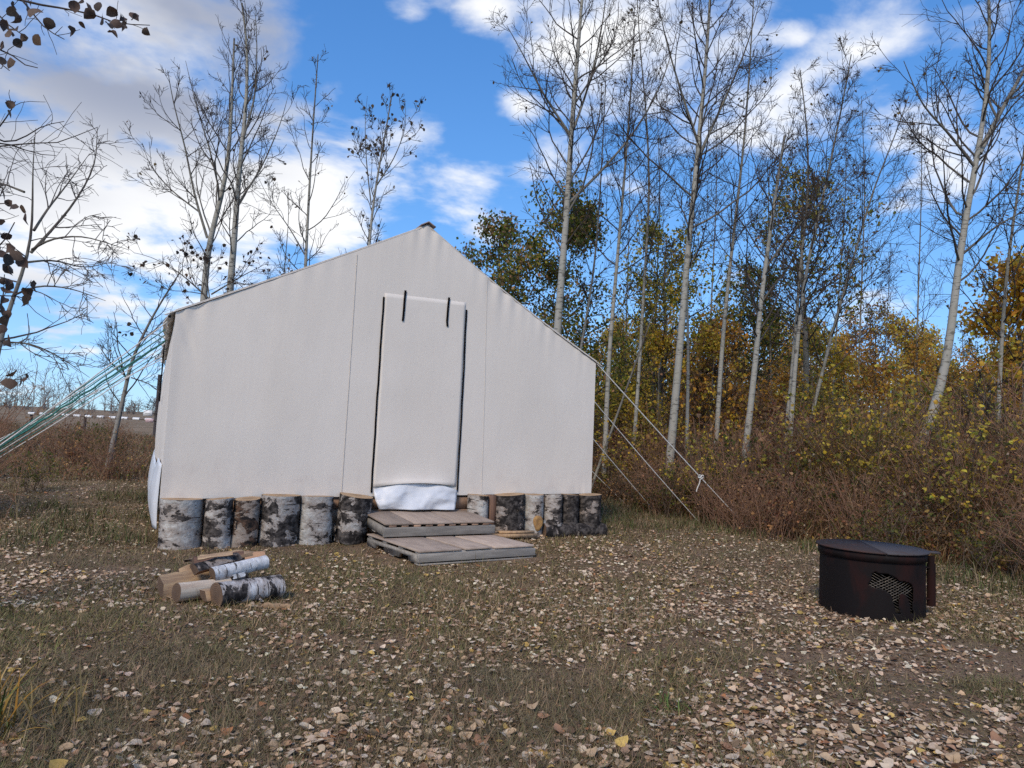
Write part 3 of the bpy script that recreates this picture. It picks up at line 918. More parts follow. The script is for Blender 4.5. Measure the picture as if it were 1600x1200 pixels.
# ------------------------------------------------------------------ firewood
def wedge(name, label, p0, p1, r, half, mat_split, mat_bark, spin, seed, group='split firewood pile'):
    """a split billet: sector cross-section of half angle 'half'"""
    rg = np.random.default_rng(seed)
    p0 = np.array(p0, float); p1 = np.array(p1, float); ax = p1 - p0; L_ = np.linalg.norm(ax)
    t = thing(name, label, 'firewood', p0, rot_to(ax, spin), group)
    n = 7; s = np.linspace(0, 1, n); k = 9
    a = np.linspace(-half, half, k)
    arc = np.stack([r * np.cos(a), r * np.sin(a)], -1); apex = np.array([[r * .12, 0.0]])
    mbk, msp, me_ = MB(), MB(), MB()
    rows = []; rows2 = []
    for q in s:
        j = 1 + .05 * math.sin(q * 5 + seed)
        off = rg.normal(0, .004, 2)
        rows.append(np.concatenate([arc * j + off, np.full((k, 1), q * L_)], 1))
        two = np.concatenate([np.vstack([arc[:1], apex + rg.normal(0, .005, (1, 2)), arc[-1:]]) * j + off, np.full((3, 1), q * L_)], 1); rows2.append(two)
    P = np.stack(rows); P2 = np.stack(rows2); P -= np.array([r * .55, 0, 0]); P2 -= np.array([r * .55, 0, 0])
    ii = np.arange(n * k).reshape(n, k); mbk.add(P.reshape(-1, 3), np.stack([ii[:-1, :-1], ii[:-1, 1:], ii[1:, 1:], ii[1:, :-1]], -1).reshape(-1, 4))
    ii = np.arange(n * 3).reshape(n, 3); msp.add(P2.reshape(-1, 3), np.stack([ii[:-1, 1:], ii[:-1, :-1], ii[1:, :-1], ii[1:, 1:]], -1).reshape(-1, 4))
    part('bark', mbk, mat_bark, t, smooth=True, local=True); part('split_face', msp, mat_split, t, local=True)
    for e in (0, n - 1):
        m_ = MB(); loop = np.concatenate([P[e], P2[e][1:2]]); m_.add(loop, [list(range(k + 1))[::(-1 if e == 0 else 1)]]); part('sawn_end', m_, M_CUT_OLD, t, local=True)
    return t


def gp(px, py, z=0.0):
    d = ray(px, py); tt_ = (z - CAM_H) / d[2]; return CP + d * tt_


def gg(px, py, dz=0.0):
    p = gp(px - 14, py + 11, .0); p[2] = float(gz(p[0], p[1])) + dz; return p


FG = 'split firewood pile'
a_ = gg(350, 938, .075); b_ = a_ + np.array([.30, .36, .0]); make_log('firewood_log', 'thick black and white birch log at the front of the firewood pile', 'firewood', a_, b_ - a_, .078, .46, mat_birch('birch_bark_log', .50, (.74, .73, .71)), M_CUT_OLD, FG, 71, rough=.06)
a_ = gg(338, 927, .165); a_ += np.array([.0, .05, 0]); make_log('firewood_log', 'thin white birch log lying on top of the firewood pile', 'firewood', a_, np.array([.28, .33, .05]), .046, .40, M_B_CLEAN, M_CUT_OLD, FG, 72)
a_ = gg(288, 932, .07); make_log('firewood_log', 'pale peeled round log with brown sawn end in the firewood pile', 'firewood', a_, np.array([.25, .29, .0]), .06, .36, mat_wood('peeled_log', (.62, .52, .40), (.42, .31, .22), (30, 30, 3)), M_CUT_OLD, FG, 73)
c0 = gg(264, 924, .075)
wedge('firewood_billet', 'leftmost split firewood billet with pale face and rounded brown end', c0, c0 + np.array([.22, .26, .01]), .105, 1.0, M_SPLIT, M_B_BROWN, -.5, 81)
c1 = gg(290, 914, .145)
wedge('firewood_billet', 'big pale square-ended billet on top left of the firewood pile', c1, c1 + np.array([.24, .27, .04]), .09, .7, M_SPLIT, M_B_BROWN, -1.3, 82)
c2 = gg(314, 922, .19)
wedge('firewood_billet', 'dark bark-up billet in the middle of the firewood pile', c2, c2 + np.array([.2, .24, .05]), .085, .85, M_SPLIT_R, M_B_DARK, 1.7, 83)
c3 = gg(312, 914, .215)
wedge('firewood_billet', 'reddish split billet lying across the top of the firewood pile', c3, c3 + np.array([.28, .2, .03]), .07, .8, M_SPLIT_R, M_B_BROWN, -1.2, 84)
c4 = gg(322, 902, .20)
wedge('firewood_billet', 'thin pale billet at the back of the firewood pile', c4, c4 + np.array([.32, .26, .01]), .07, .6, M_SPLIT, M_B_BROWN, -1.8, 85)
c5 = gg(330, 935, .06)
wedge('firewood_billet', 'small splintered billet end between the two front logs', c5, c5 + np.array([.20, .28, .0]), .075, .9, M_SPLIT, M_B_BROWN, -1.0, 86)
c6 = gg(336, 908, .19)
wedge('firewood_billet', 'orange-tinted split stick leaning against the white birch log', c6, c6 + np.array([.30, .30, .03]), .055, .7, mat_wood('split_wood_orange', (.58, .34, .19), (.42, .23, .13), (40, 40, 3)), M_B_BROWN, -1.5, 87)
for k_, (ax_, ay_, dz_, dx, dy, r_, lab) in enumerate(((340, 902, .23, .22, .19, .03, 'short pale kindling sliver on top of the firewood pile'), (318, 908, .26, .2, .1, .028, 'dark-edged kindling sliver lying crosswise on the firewood pile'), (272, 908, .12, .16, .2, .045, 'small pale split piece behind the leftmost billet'), (300, 880, .15, .34, .12, .030, 'long pale kindling strip sticking out behind the firewood pile'), (326, 884, .16, .26, .26, .026, 'thin grey kindling sliver pointing up behind the firewood pile'), (300, 914, .06, .30, .32, .075, 'underside billet half buried in the firewood pile'))):
    c = gg(ax_, ay_ + 12, dz_); wedge('kindling_stick', lab, c, c + np.array([dx, dy, .03]), r_, .8, M_SPLIT, M_B_BROWN, -1.2 - .3 * k_, 90 + k_)
c = gg(425, 942, .018); wedge('kindling_stick', 'flat pale splinter lying on the grass right of the firewood pile', c, c + np.array([.17, .02, .0]), .03, .7, M_SPLIT, M_B_BROWN, 0, 95)

# ------------------------------------------------------------------ fire ring
FC = np.array([2.80, 5.50, 0.0]); FC[2] = float(gz(FC[0], FC[1])) - .02
FR, FH = .362, .48
pit = thing('fire_ring', 'black rusty steel campfire ring with hinged lid and cut-out panel', 'fire pit', FC)
na, nz_ = 300, 64
ang = np.linspace(0, 2 * PI, na, endpoint=False); zz_ = np.linspace(0, FH, nz_)
# outline of the cut-out, metres along the wall from its middle and above the ground: a four-legged beast walking left
SIL = np.array([(-.155, .245), (-.135, .285), (-.125, .335), (-.105, .345), (-.08, .330), (-.03, .335), (.02, .315), (.045, .290), (.10, .282), (.145, .270), (.165, .235), (.165, .170), (.160, .10), (.165, .045), (.135, .045), (.135, .10), (.120, .155), (.095, .185), (.06, .195), (.05, .150), (.045, .10), (.06, .050), (.025, .045), (.015, .10), (.0, .165), (-.02, .195), (-.05, .215), (-.09, .225), (-.125, .222)]) * np.array([1.02, .96]) + np.array([.03, .03])


def inside(px_, py_, poly):
    c = np.zeros(px_.shape, bool); j = len(poly) - 1
    for i in range(len(poly)):
        xi, yi = poly[i]; xj, yj = poly[j]
        c ^= ((yi > py_) != (yj > py_)) & (px_ < (xj - xi) * (py_ - yi) / (yj - yi + 1e-12) + xi); j = i
    return c


ANG0 = math.atan2(-FC[1], -FC[0]) + math.radians(17)       # middle of the cut-out
A, Zr = np.meshgrid(ang, zz_)
P = np.stack([FC[0] + FR * np.cos(A), FC[1] + FR * np.sin(A), FC[2] + Zr], -1)
ii = np.arange(na * nz_).reshape(nz_, na)
F = np.stack([ii[:-1], np.roll(ii, -1, 1)[:-1], np.roll(ii, -1, 1)[1:], ii[1:]], -1)
am = ((A[:-1] + PI / na - ANG0 + PI) % (2 * PI) - PI) * FR; zm = Zr[:-1] + FH / nz_ / 2
keep = ~inside(am, zm, SIL)
mb = MB(); mb.add(P.reshape(-1, 3), F[keep])
ringo = part('ring_wall', mb, M_STEEL, pit, smooth=True, label='dark wall of the fire ring with an animal-shaped cut-out'); m = ringo.modifiers.new('thick', 'SOLIDIFY'); m.thickness = .005; m.offset = -1
# expanded metal behind the cut-out
mb = MB(); lines = []
for sgn in (-1, 1):
    for k in range(-18, 30):
        s = np.linspace(0, 1, 14)
        xx = -.20 + s * .40; zz2 = .06 + sgn * (xx * .55) + k * .02
        aa = ANG0 + xx / (FR - .02)
        ok = (zz2.min() > .02) & (zz2.max() < .45)
        if not ok: continue
        lines.append(np.stack([FC[0] + (FR - .016) * np.cos(aa), FC[1] + (FR - .016) * np.sin(aa), FC[2] + zz2], -1))
tubes(mb, np.array(lines), np.full((len(lines), 14), .0022), 4); part('spark_mesh', mb, M_MESHW, pit)
# rim band, lid halves, rim
def ring_strip(r, z0, z1, th, n=96, a0=0, a1=2 * PI):
    mb = MB(); a = np.linspace(a0, a1, n)
    prof = [(r - th, z0), (r, z0), (r, z1), (r - th, z1)]
    P = np.stack([np.stack([FC[0] + q * np.cos(a), FC[1] + q * np.sin(a), np.full(n, FC[2] + z)], -1) for q, z in prof], 1)
    ii = np.arange(n * 4).reshape(n, 4)
    f = [np.stack([ii[:-1, i], ii[1:, i], ii[1:, (i + 1) % 4], ii[:-1, (i + 1) % 4]], -1) for i in range(4)]
    mb.add(P.reshape(-1, 3), np.concatenate(f)); mb.add(P[[0, -1]].reshape(-1, 3), [[0, 1, 2, 3], [7, 6, 5, 4]])
    return mb


part('rim_band', ring_strip(FR + .012, FH - .052, FH + .006, .012), M_STEEL, pit)
seam_dir = math.radians(78)
for k, (mt, lab) in enumerate(((M_LID_A, 'rust-brown left half of the lid'), (M_LID_B, 'grey right half of the lid'))):
    a = np.linspace(seam_dir + PI * k * 1.0 + .012, seam_dir + PI * (k + 1) - .012, 50); r = FR + .026
    top = np.stack([FC[0] + r * np.cos(a), FC[1] + r * np.sin(a), np.full(50, FC[2] + FH + .018)], -1); bot = top - np.array([0, 0, .010])
    mb = MB(); mb.add(np.concatenate([top, bot]), [[i, (i + 1) % 50, 50 + (i + 1) % 50, 50 + i][::-1] for i in range(50)])
    mb.f.setdefault(50, []).append(np.arange(50)[None]); mb.f[50].append(np.arange(50, 100)[::-1][None])
    part('lid', mb, mt, pit, label=lab)
sdv = np.array([math.cos(seam_dir), math.sin(seam_dir), 0]); 
# grate post in its sleeve on the right
pd = np.array([math.cos(math.radians(-12)), math.sin(math.radians(-12)), 0]); pp = FC + pd * (FR + .055)
mb = MB(); tubes(mb, np.array([[pp + [0, 0, .09], pp + [0, 0, .40]]]), np.array([[.03, .03]]), 16, None, True); part('post_sleeve', mb, M_STEEL, pit, smooth=False)
mb = MB(); tubes(mb, np.array([[pp + [0, 0, .40], pp + [0, 0, .455]]]), np.array([[.023, .023]]), 16, None, True); part('grate_post', mb, M_STEEL, pit)
for zc in (.14, .37):
    mb = MB(); box(mb, FC + pd * (FR + .018) + np.array([0, 0, zc]), (.045, .05, .012), np.array([pd, [-pd[1], pd[0], 0], [0, 0, 1]])); part('bracket', mb, M_STEEL, pit)
mb = MB(); tp = FC + pd * (FR + .05) + np.array([0, 0, FH + .004]); box(mb, tp, (.115, .075, .012), np.array([pd, [-pd[1], pd[0], 0], [0, 0, 1]])); part('lid_tab', mb, M_LID_B, pit)
# ash bed
mb = MB(); a = np.linspace(0, 2 * PI, 40, endpoint=False); V = np.stack([FC[0] + (FR - .008) * np.cos(a), FC[1] + (FR - .008) * np.sin(a), np.full(40, FC[2] + .05)], -1)
mb.add(V, [list(range(40))]); part('ash_bed', mb, M_ASH, pit)
mb = MB()

# ------------------------------------------------------------------ guy ropes
def rope(label, a, b, r, mat, sag=.02, knot=None, n=26, lay=0.0):
    a = np.array(a, float); b = np.array(b, float); s = np.linspace(0, 1, n)
    P = a + (b - a) * s[:, None]; P[:, 2] -= sag * np.sin(PI * s)
    if lay:
        P[:, 0] += lay * np.sin(s * 90); P[:, 2] += lay * np.cos(s * 77)
    t = thing('guy_rope', label, 'rope', b, group='tent guy ropes')
    mb = MB(); tubes(mb, P[None], np.full((1, n), r), 5); part('line', mb, mat, t, smooth=True)
    mb = MB(); tubes(mb, np.array([[b + [0, 0, .16], b + [0, 0, -.12]]]), np.array([[.014, .01]]), 6, None, True); part('stake', mb, M_RAW, t)
    if knot is not None:
        q = a + (b - a) * knot; q[2] -= sag * math.sin(PI * knot)
        mb = MB(); th = np.linspace(0, 4 * PI, 26); dirn = (b - a) / np.linalg.norm(b - a)
        sd2 = np.cross(dirn, [0, 0, 1]); sd2 /= np.linalg.norm(sd2); up2 = np.cross(sd2, dirn)
        K = q + np.outer(np.cos(th) * .018, sd2) + np.outer(np.sin(th) * .018, up2) + np.outer(np.linspace(-.03, .03, 26), dirn)
        tubes(mb, K[None], np.full((1, 26), .0085), 5); part('knot', mb, mat, t, smooth=True)
        mb = MB(); s2 = np.linspace(0, 1, 10); K = q + np.stack([-.035 * s2 + .01 * np.sin(s2 * 5), 0 * s2, -.20 * s2], -1)
        tubes(mb, K[None], np.linspace(.0085, .0075, 10)[None], 5); part('rope_tail', mb, mat, t, smooth=True)
        mb = MB(); K = q + np.stack([.045 * np.sin(s2 * PI), 0 * s2, .02 * np.sin(s2 * 2 * PI) + .005], -1); tubes(mb, K[None], np.full((1, 10), .008), 5); part('rope_loop', mb, mat, t, smooth=True)


def stk(u, v):
    p = T(u, v, 0); p[2] = float(gz(p[0], p[1])); return p


TR = 4.827
rope('white guy rope with knot and hanging tail at the right front tent corner', T(U1_ + .02, FV, ZE_R - .01), stk(TR + 2.55, 0.0), .0075, M_ROPE_W, .015, .66)
rope('second white guy rope right of the tent, below the knotted one', T(U1_ + .02, .9, ZE_R - .03), stk(TR + 2.3, .75), .0065, M_ROPE_W)
rope('third white guy rope right of the tent, close to the wall', T(U1_ + .02, 1.7, ZE_R - .03), stk(TR + 2.15, 1.55), .0065, M_ROPE_W)
rope('thin dull guy rope lowest against the right tent edge', T(U1_ + .02, 3.0, ZE_R - .03), stk(TR + 2.5, 2.9), .006, M_ROPE_W)
LR = [(.18, 2.32, 'white', .006, 'white guy rope nearest the front of the left tent wall'), (.75, 2.5, 'green', .006, 'green guy rope second from the front on the left'),
      (1.3, 2.52, 'green', .006, 'green guy rope third from the front on the left'), (1.32, 2.62, 'white', .006, 'white line beside the third green guy rope'),
      (2.0, 2.62, 'green', .0115, 'thick braided green guy rope in the middle of the left bundle'), (2.6, 2.62, 'white', .006, 'white guy rope under the braided green one'),
      (3.2, 2.66, 'green', .006, 'green guy rope near the back of the left wall'), (3.8, 2.66, 'white', .007, 'lowest white guy rope of the left bundle'),
      (4.6, 3.3, 'white', .007, 'white guy rope that starts at the back left eave'), (2.05, 2.66, 'greenw', .005, 'slack wavy green cord twisted round the braided guy rope')]
for v, w, kd, r, lab in LR:
    rope(lab, T(U0_ - .05, v + FV, ZE_L - .06), stk(-w, v), r, M_ROPE_W if kd == 'white' else M_ROPE_G, .03 + (.05 if kd == 'greenw' else 0), None, 150, .005 if (kd == 'greenw' or r > .011) else .001)

# ------------------------------------------------------------------ plant builders
def grow(start, d, length, n, up, wob, rng):
    start = np.asarray(start, float); B = len(start); d = nrm(np.asarray(d, float))
    step = (np.asarray(length, float) / (n - 1)).reshape(-1, 1); P = [start]
    up = np.broadcast_to(np.asarray(up, float).reshape(-1, 1), (B, 1))
    for _ in range(n - 1):
        P.append(P[-1] + d * step)
        d = nrm(d + np.concatenate([np.zeros((B, 2)), up], 1) + rng.normal(0, wob, (B, 3)))
    return np.stack(P, 1)


def sample(P, s):
    n = P.shape[1]; f = np.clip(s, 0, .999) * (n - 1); i = f.astype(int); w = (f - i)[:, None]
    b = np.arange(len(P)); a = P[b, i]; c = P[b, np.minimum(i + 1, n - 1)]
    return a * (1 - w) + c * w, nrm(c - a)


def children_of(P, R, per, smin, smax, ang_lo, ang_hi, rng):
    B = len(P); idx = np.repeat(np.arange(B), per); s = rng.uniform(smin, smax, len(idx))
    p, t = sample(P[idx], s)
    rnd = rng.normal(0, 1, p.shape); perp = nrm(rnd - (rnd * t).sum(1, keepdims=True) * t)
    a = np.radians(rng.uniform(ang_lo, ang_hi, len(idx)))[:, None]
    d = t * np.cos(a) + perp * np.sin(a)
    n = R.shape[1]; rr = R[idx, np.clip((s * (n - 1)).astype(int), 0, n - 1)]
    return idx, s, p, d, rr


TWIG = np.array([.062, .048, .040])
PALE = np.array([.33, .315, .275])


def bark_col(R, lo=.012, hi=.05, pale=PALE, twig=TWIG):
    w = np.clip((R - lo) / (hi - lo), 0, 1)[..., None]
    return twig * (1 - w) + pale * w


def build_tree(name, label, trunk, r0, seed, n1=26, start=.35, l1=1.9, per2=5, per3=4, limbs=(), leaf_n=60, leaf_pal=((.10, .06, .035), (.16, .09, .04), (.22, .15, .05)),
               leaf_size=.055, group=None, cat='tree', elev=(25, 55), up=.10, pale=PALE, tip=.0038, top_r=.18, twiglen=.34, dirbias=None, twig=TWIG, trunk_sides=10):
    rng = np.random.default_rng(seed)
    pts = np.array(trunk, float); m = 22
    cum = np.r_[0, np.cumsum(np.linalg.norm(np.diff(pts, axis=0), axis=1))]; H = cum[-1]
    s = np.linspace(0, 1, m) ** 1.0
    # smooth curve through the surveyed points
    q = np.stack([np.interp(s * H, cum, pts[:, i]) for i in range(3)], -1)
    for _ in range(3):
        q[1:-1] = .25 * q[:-2] + .5 * q[1:-1] + .25 * q[2:]
    base = q[0].copy()
    r0 = r0 * (.68 if group == PGRP else .78 if group == BG2 else 1)
    if group == PGRP: n1, per2, per3, l1 = int(n1 * 1.6), per2 + 1, per3 + 1, l1 * 1.12
    lf_ = .62 if group in (PGRP, BG2) else 1
    R = r0 * (top_r + (1 - top_r) * (1 - s) ** 1.05); R[0] *= 1.25
    t = thing(name, label, cat, base, group=group)
    mt = MB(); tubes(mt, q[None], R[None], trunk_sides, bark_col(R[None], .012, .035, pale))
    mb = MB()
    LP, LRad = [], []
    lim = []
    for lp in limbs:
        lp = np.array(lp[0], float), lp[1]
        c = np.r_[0, np.cumsum(np.linalg.norm(np.diff(lp[0], axis=0), axis=1))]
        l_ = np.stack([np.interp(np.linspace(0, c[-1], 12), c, lp[0][:, i]) for i in range(3)], -1)
        for _ in range(2): l_[1:-1] = .25 * l_[:-2] + .5 * l_[1:-1] + .25 * l_[2:]
        rl = lp[1] * lf_ * np.linspace(1, .2, 12); lim.append((l_, rl))
        tubes(mt, l_[None], rl[None], 7, bark_col(rl[None], .014, .05, pale))
    # first order branches from trunk and limbs
    B1 = n1
    ts = start + (1 - start) * (np.arange(B1) + rng.uniform(0, 1, B1)) / B1 * .98
    p, tg = sample(np.repeat(q[None], B1, 0), ts)
    az = np.arange(B1) * 2.39996 + rng.uniform(0, 6) + rng.normal(0, .4, B1)
    el = np.radians(rng.uniform(elev[0], elev[1], B1) + 18 * (ts - start))
    d = np.stack([np.cos(az) * np.cos(el), np.sin(az) * np.cos(el), np.sin(el)], -1)
    if dirbias is not None: d = nrm(d + np.array(dirbias) * rng.uniform(0, 1, (B1, 1)))
    rr = np.interp(ts, s, R)
    L1 = l1 * (1.05 - ((ts - start) / (1 - start)) ** 1.4 * .75) * rng.uniform(.55, 1.15, B1)
    P1 = grow(p, d, L1, 9, up, .12, rng)
    r1 = np.minimum(rr * .45, .007 + L1 * .0065); R1 = r1[:, None] * np.linspace(1, .25, 9) ** .9; R1 = np.maximum(R1, tip)
    if lim:
        PL = np.stack([x[0][np.linspace(0, 11, 9).astype(int)] for x in lim]); RL = np.stack([x[1][np.linspace(0, 11, 9).astype(int)] for x in lim])
        i1, s1, p1, d1, rr1 = children_of(PL, RL, 9, .15, .98, 30, 65, rng)
        LL = l1 * .7 * (1.1 - s1 * .6) * rng.uniform(.5, 1.1, len(i1))
        P1b = grow(p1, d1, LL, 9, up, .10, rng); R1b = np.maximum(np.minimum(rr1 * .6, .009 + LL * .008)[:, None] * np.linspace(1, .25, 9), tip)
        P1 = np.concatenate([P1, P1b]); R1 = np.concatenate([R1, R1b]); L1 = np.concatenate([L1, LL])
    tubes(mb, P1, R1, 5, bark_col(R1, .012, .03, pale, twig))
    i2, s2, p2, d2, rr2 = children_of(P1, R1, per2, .18, .97, 28, 60, rng)
    L2 = L1[i2] * .46 * (1.1 - .6 * s2) * rng.uniform(.5, 1.15, len(i2))
    P2 = grow(p2, d2, L2, 6, up * .9, .13, rng); R2 = np.maximum(np.minimum(rr2 * .62, .008)[:, None] * np.linspace(1, .4, 6), tip)
    tubes(mb, P2, R2, 4, bark_col(R2, .012, .03, pale, twig))
    i3, s3, p3, d3, rr3 = children_of(P2, R2, per3, .2, 1.0, 25, 60, rng)
    L3 = twiglen * rng.uniform(.35, 1.1, len(i3)) * np.clip(L2[i3] / .5, .4, 1.2)
    P3 = grow(p3, d3, L3, 3, up, .16, rng); R3 = np.maximum(np.minimum(rr3 * .7, .005)[:, None] * np.linspace(1, .5, 3), tip * .7)
    tubes(mb, P3, R3, 3, bark_col(R3, .012, .03, pale, twig))
    part('trunk', mt, M_TRUNK, t, smooth=True)
    crown = part('crown', mb, M_STEM, t, smooth=True)
    if leaf_n:
        allp = np.concatenate([P3[:, -1], P3[:, 1], P2[:, -1]]); k = rng.integers(0, len(allp), leaf_n)
        if leaf_n > 300:      # clump the leaves
            cl = fbm(allp[:, 0] * 1.0 + seed, allp[:, 2] * 1.0 + allp[:, 1], .9, seed % 7); w = np.clip(cl - .30, .02, 1) ** 1.3; k = rng.choice(len(allp), leaf_n, p=w / w.sum())
        lp = allp[k] + rng.normal(0, .02 if leaf_n < 300 else .13, (leaf_n, 3))
        ml = MB(); dz = rng.normal(0, 1, (leaf_n, 3)); dz[:, 2] -= .8
        leaves(ml, lp, dz, rng.normal(0, 1, (leaf_n, 3)), leaf_size * rng.uniform(.6, 1.2, leaf_n), pick(rng, leaf_pal, leaf_n, .2), rng, 'diamond' if leaf_n > 300 else 'low', .4, .35)
        part('leaves', ml, M_FOL, crown, kind='stuff')
    return t


RIGHT = 1.15
BG2 = 'bare poplars behind the tent'
PGRP = 'bare poplars at the edge of the woods'


def px_line(pts, Y, dy=0.0):
    return [at(x, y, Y + dy * i / max(1, len(pts) - 1)) for i, (x, y) in enumerate(pts)]


def rooted(pts, Y, dy=0.0):
    """surveyed trunk line continued down to the ground"""
    Y = Y * RIGHT if pts[0][0] > 860 else Y
    L_ = px_line(pts, Y, dy); a, b = np.array(L_[0]), np.array(L_[1])
    sl_ = (b - a) / max(b[2] - a[2], .2); sl_ = np.clip(sl_, -.45, .45)
    g0 = float(gz(a[0], a[1])) - .05
    if a[2] > g0 + .1:
        base = a - np.array([sl_[0], sl_[1], 1]) * (a[2] - g0)
        mid = (a + base) / 2
        L_ = [base, mid] + L_
    return L_


# right-hand edge of the woods -------------------------------------------------
build_tree('poplar_tree', 'tall thick-trunked bare poplar rising directly behind the right roof slope', rooted([(868, 560), (874, 470), (886, 330), (894, 180), (905, 60), (915, -80), (920, -160)], 11.0), .135, 101, 22, .38, 1.9, 5, 4,
           [(px_line([(888, 318), (930, 278), (985, 218), (1035, 135), (1060, 40)], 11 * RIGHT, .6), .04 * RIGHT), (px_line([(894, 215), (850, 150), (815, 80), (792, 40)], 11 * RIGHT, -.5), .038 * RIGHT), (px_line([(897, 200), (925, 120), (945, 20), (950, -60)], 11 * RIGHT, .3), .035 * RIGHT)], 70, group=PGRP)
build_tree('poplar_tree', 'thin bare poplar beside the thick trunk, just right of the roof edge', rooted([(905, 560), (928, 430), (938, 300), (944, 180), (948, 90)], 12.4), .055, 102, 16, .35, 1.2, 4, 4, (), 30, group=PGRP)
build_tree('poplar_tree', 'slim pale poplar standing just right of the tent corner', rooted([(947, 660), (951, 560), (965, 400), (978, 250), (986, 140), (992, 30)], 11.6), .078, 103, 18, .45, 1.5, 5, 4, (), 40, group=PGRP)
build_tree('poplar_tree', 'slim dark-branched poplar, second right of the tent corner', rooted([(993, 660), (1000, 560), (1006, 450), (1016, 300), (1010, 170), (998, 60), (995, -20)], 12.0), .062, 104, 18, .42, 1.5, 5, 4, (), 50, group=PGRP)
build_tree('poplar_tree', 'tall pale poplar with a broken dark snag branch, centre of the right grove', rooted([(1052, 660), (1066, 500), (1076, 380), (1092, 220), (1104, 90), (1112, -40), (1118, -140)], 10.6), .115, 105, 22, .42, 1.8, 5, 4,
           [(px_line([(1093, 230), (1066, 150), (1042, 70), (1025, -10)], 10.6 * RIGHT, -.4), .038 * RIGHT), (px_line([(1094, 240), (1135, 150), (1165, 80), (1188, 0)], 10.6 * RIGHT, .5), .04 * RIGHT), (px_line([(1072, 428), (1092, 388), (1120, 352)], 10.6 * RIGHT, -.3), .03 * RIGHT)], 80, group=PGRP)
build_tree('poplar_tree', 'thin leaning pale poplar stem crossing in front of the golden foliage', rooted([(985, 590), (1010, 520), (1035, 450), (1058, 385)], 11.2), .042, 119, 7, .55, .8, 4, 3, (), 10, group=PGRP)
build_tree('poplar_tree', 'second trunk close against the snagged poplar', rooted([(1074, 650), (1076, 540), (1072, 440), (1082, 330), (1088, 240)], 11.3), .06, 106, 9, .6, 1.1, 4, 4, (), 20, group=PGRP)
build_tree('poplar_tree', 'straight clean pale poplar right of the snagged one', rooted([(1121, 660), (1128, 540), (1140, 420), (1160, 250), (1168, 160), (1174, 60), (1178, -10)], 11.5), .075, 107, 18, .45, 1.5, 5, 4, (), 40, group=PGRP)
build_tree('poplar_tree', 'pale poplar with its top snapped off', rooted([(1163, 720), (1178, 590), (1190, 460), (1208, 330), (1226, 212)], 10.0), .092, 108, 14, .42, 1.5, 5, 4, [(px_line([(1196, 420), (1230, 370), (1290, 310), (1350, 250)], 10 * RIGHT, .5), .028 * RIGHT)], 30, group=PGRP, top_r=.3)
build_tree('poplar_tree', 'slender poplar left of a close pair, behind the broken-topped one', rooted([(1226, 700), (1240, 560), (1250, 420), (1264, 300), (1262, 200), (1250, 110)], 11.2), .07, 109, 18, .4, 1.5, 5, 4, (), 50, group=PGRP)
build_tree('poplar_tree', 'twin poplar stem leaning slightly right, right of a close pair', rooted([(1234, 690), (1243, 560), (1257, 430), (1288, 300), (1315, 170), (1330, 85)], 11.0), .075, 110, 22, .35, 1.7, 6, 4, (), 90, group=PGRP, dirbias=(.5, 0, .1))
build_tree('poplar_tree', 'strongly right-leaning slim poplar between the pair and the big curved trunk', rooted([(1268, 650), (1300, 520), (1335, 400), (1362, 300), (1400, 210), (1420, 150)], 12.0), .062, 111, 22, .3, 1.8, 6, 4, (), 80, group=PGRP, dirbias=(.6, 0, .0))
build_tree('birch_tree', 'thin white birch stem far back among the olive foliage', rooted([(1378, 660), (1382, 560), (1388, 470), (1390, 400)], 15.0), .04, 112, 9, .5, .7, 4, 3, (), 10, group='bare poplars at the edge of the woods', pale=np.array([.55, .54, .5]))
build_tree('poplar_tree', 'big poplar with a curved dark-footed trunk behind the fire ring', rooted([(1436, 710), (1458, 645), (1482, 575), (1492, 450), (1510, 330), (1530, 232), (1548, 110), (1545, -20), (1540, -120)], 9.2), .118, 113, 22, .40, 1.9, 5, 4,
           [(px_line([(1530, 240), (1560, 180), (1600, 110), (1650, 20)], 9.2 * RIGHT, .6), .06 * RIGHT), (px_line([(1524, 262), (1480, 205), (1440, 165), (1412, 95)], 9.2 * RIGHT, -.5), .035 * RIGHT), (px_line([(1500, 400), (1560, 350), (1640, 310)], 9.2 * RIGHT, -.6), .03 * RIGHT)], 90, group=PGRP)
build_tree('poplar_tree', 'slim poplar at the far right edge of the clearing', rooted([(1558, 720), (1563, 560), (1573, 420), (1590, 300), (1608, 190), (1620, 60)], 9.8), .062, 114, 18, .35, 1.4, 5, 4, (), 60, group=PGRP)
build_tree('poplar_tree', 'thin dark sapling in the brush right of the curved trunk', rooted([(1530, 830), (1536, 760), (1530, 690), (1540, 600)], 8.4), .028, 115, 10, .4, .8, 4, 3, (), 40, group=PGRP, pale=np.array([.15, .13, .11]))
for k, (x0, x1, Yd, rr_) in enumerate(((1020, 1032, 15, .045), (1105, 1120, 16, .05), (1205, 1200, 15, .05), (1340, 1352, 16, .05), (1430, 1440, 15.5, .05), (1620, 1640, 12, .07), (975, 985, 17, .04), (1300, 1322, 17, .05))):
    build_tree('poplar_tree', ['slender background poplar %s' % q for q in ('between the second and the snagged trunk', 'behind the straight clean trunk', 'behind the snapped trunk', 'left of the far white birch', 'left of the curved trunk', 'just beyond the right edge of view', 'deep behind the tent corner', 'behind the leaning trunk')][k],
               rooted([(x0, 640), ((x0 + x1) / 2, 450), (x1, 300), (x1 + 6 * (k % 3 - 1), 150 + 30 * (k % 3))], Yd), rr_, 130 + k, 15, .35, 1.5, 5, 3, (), 30, group=PGRP)

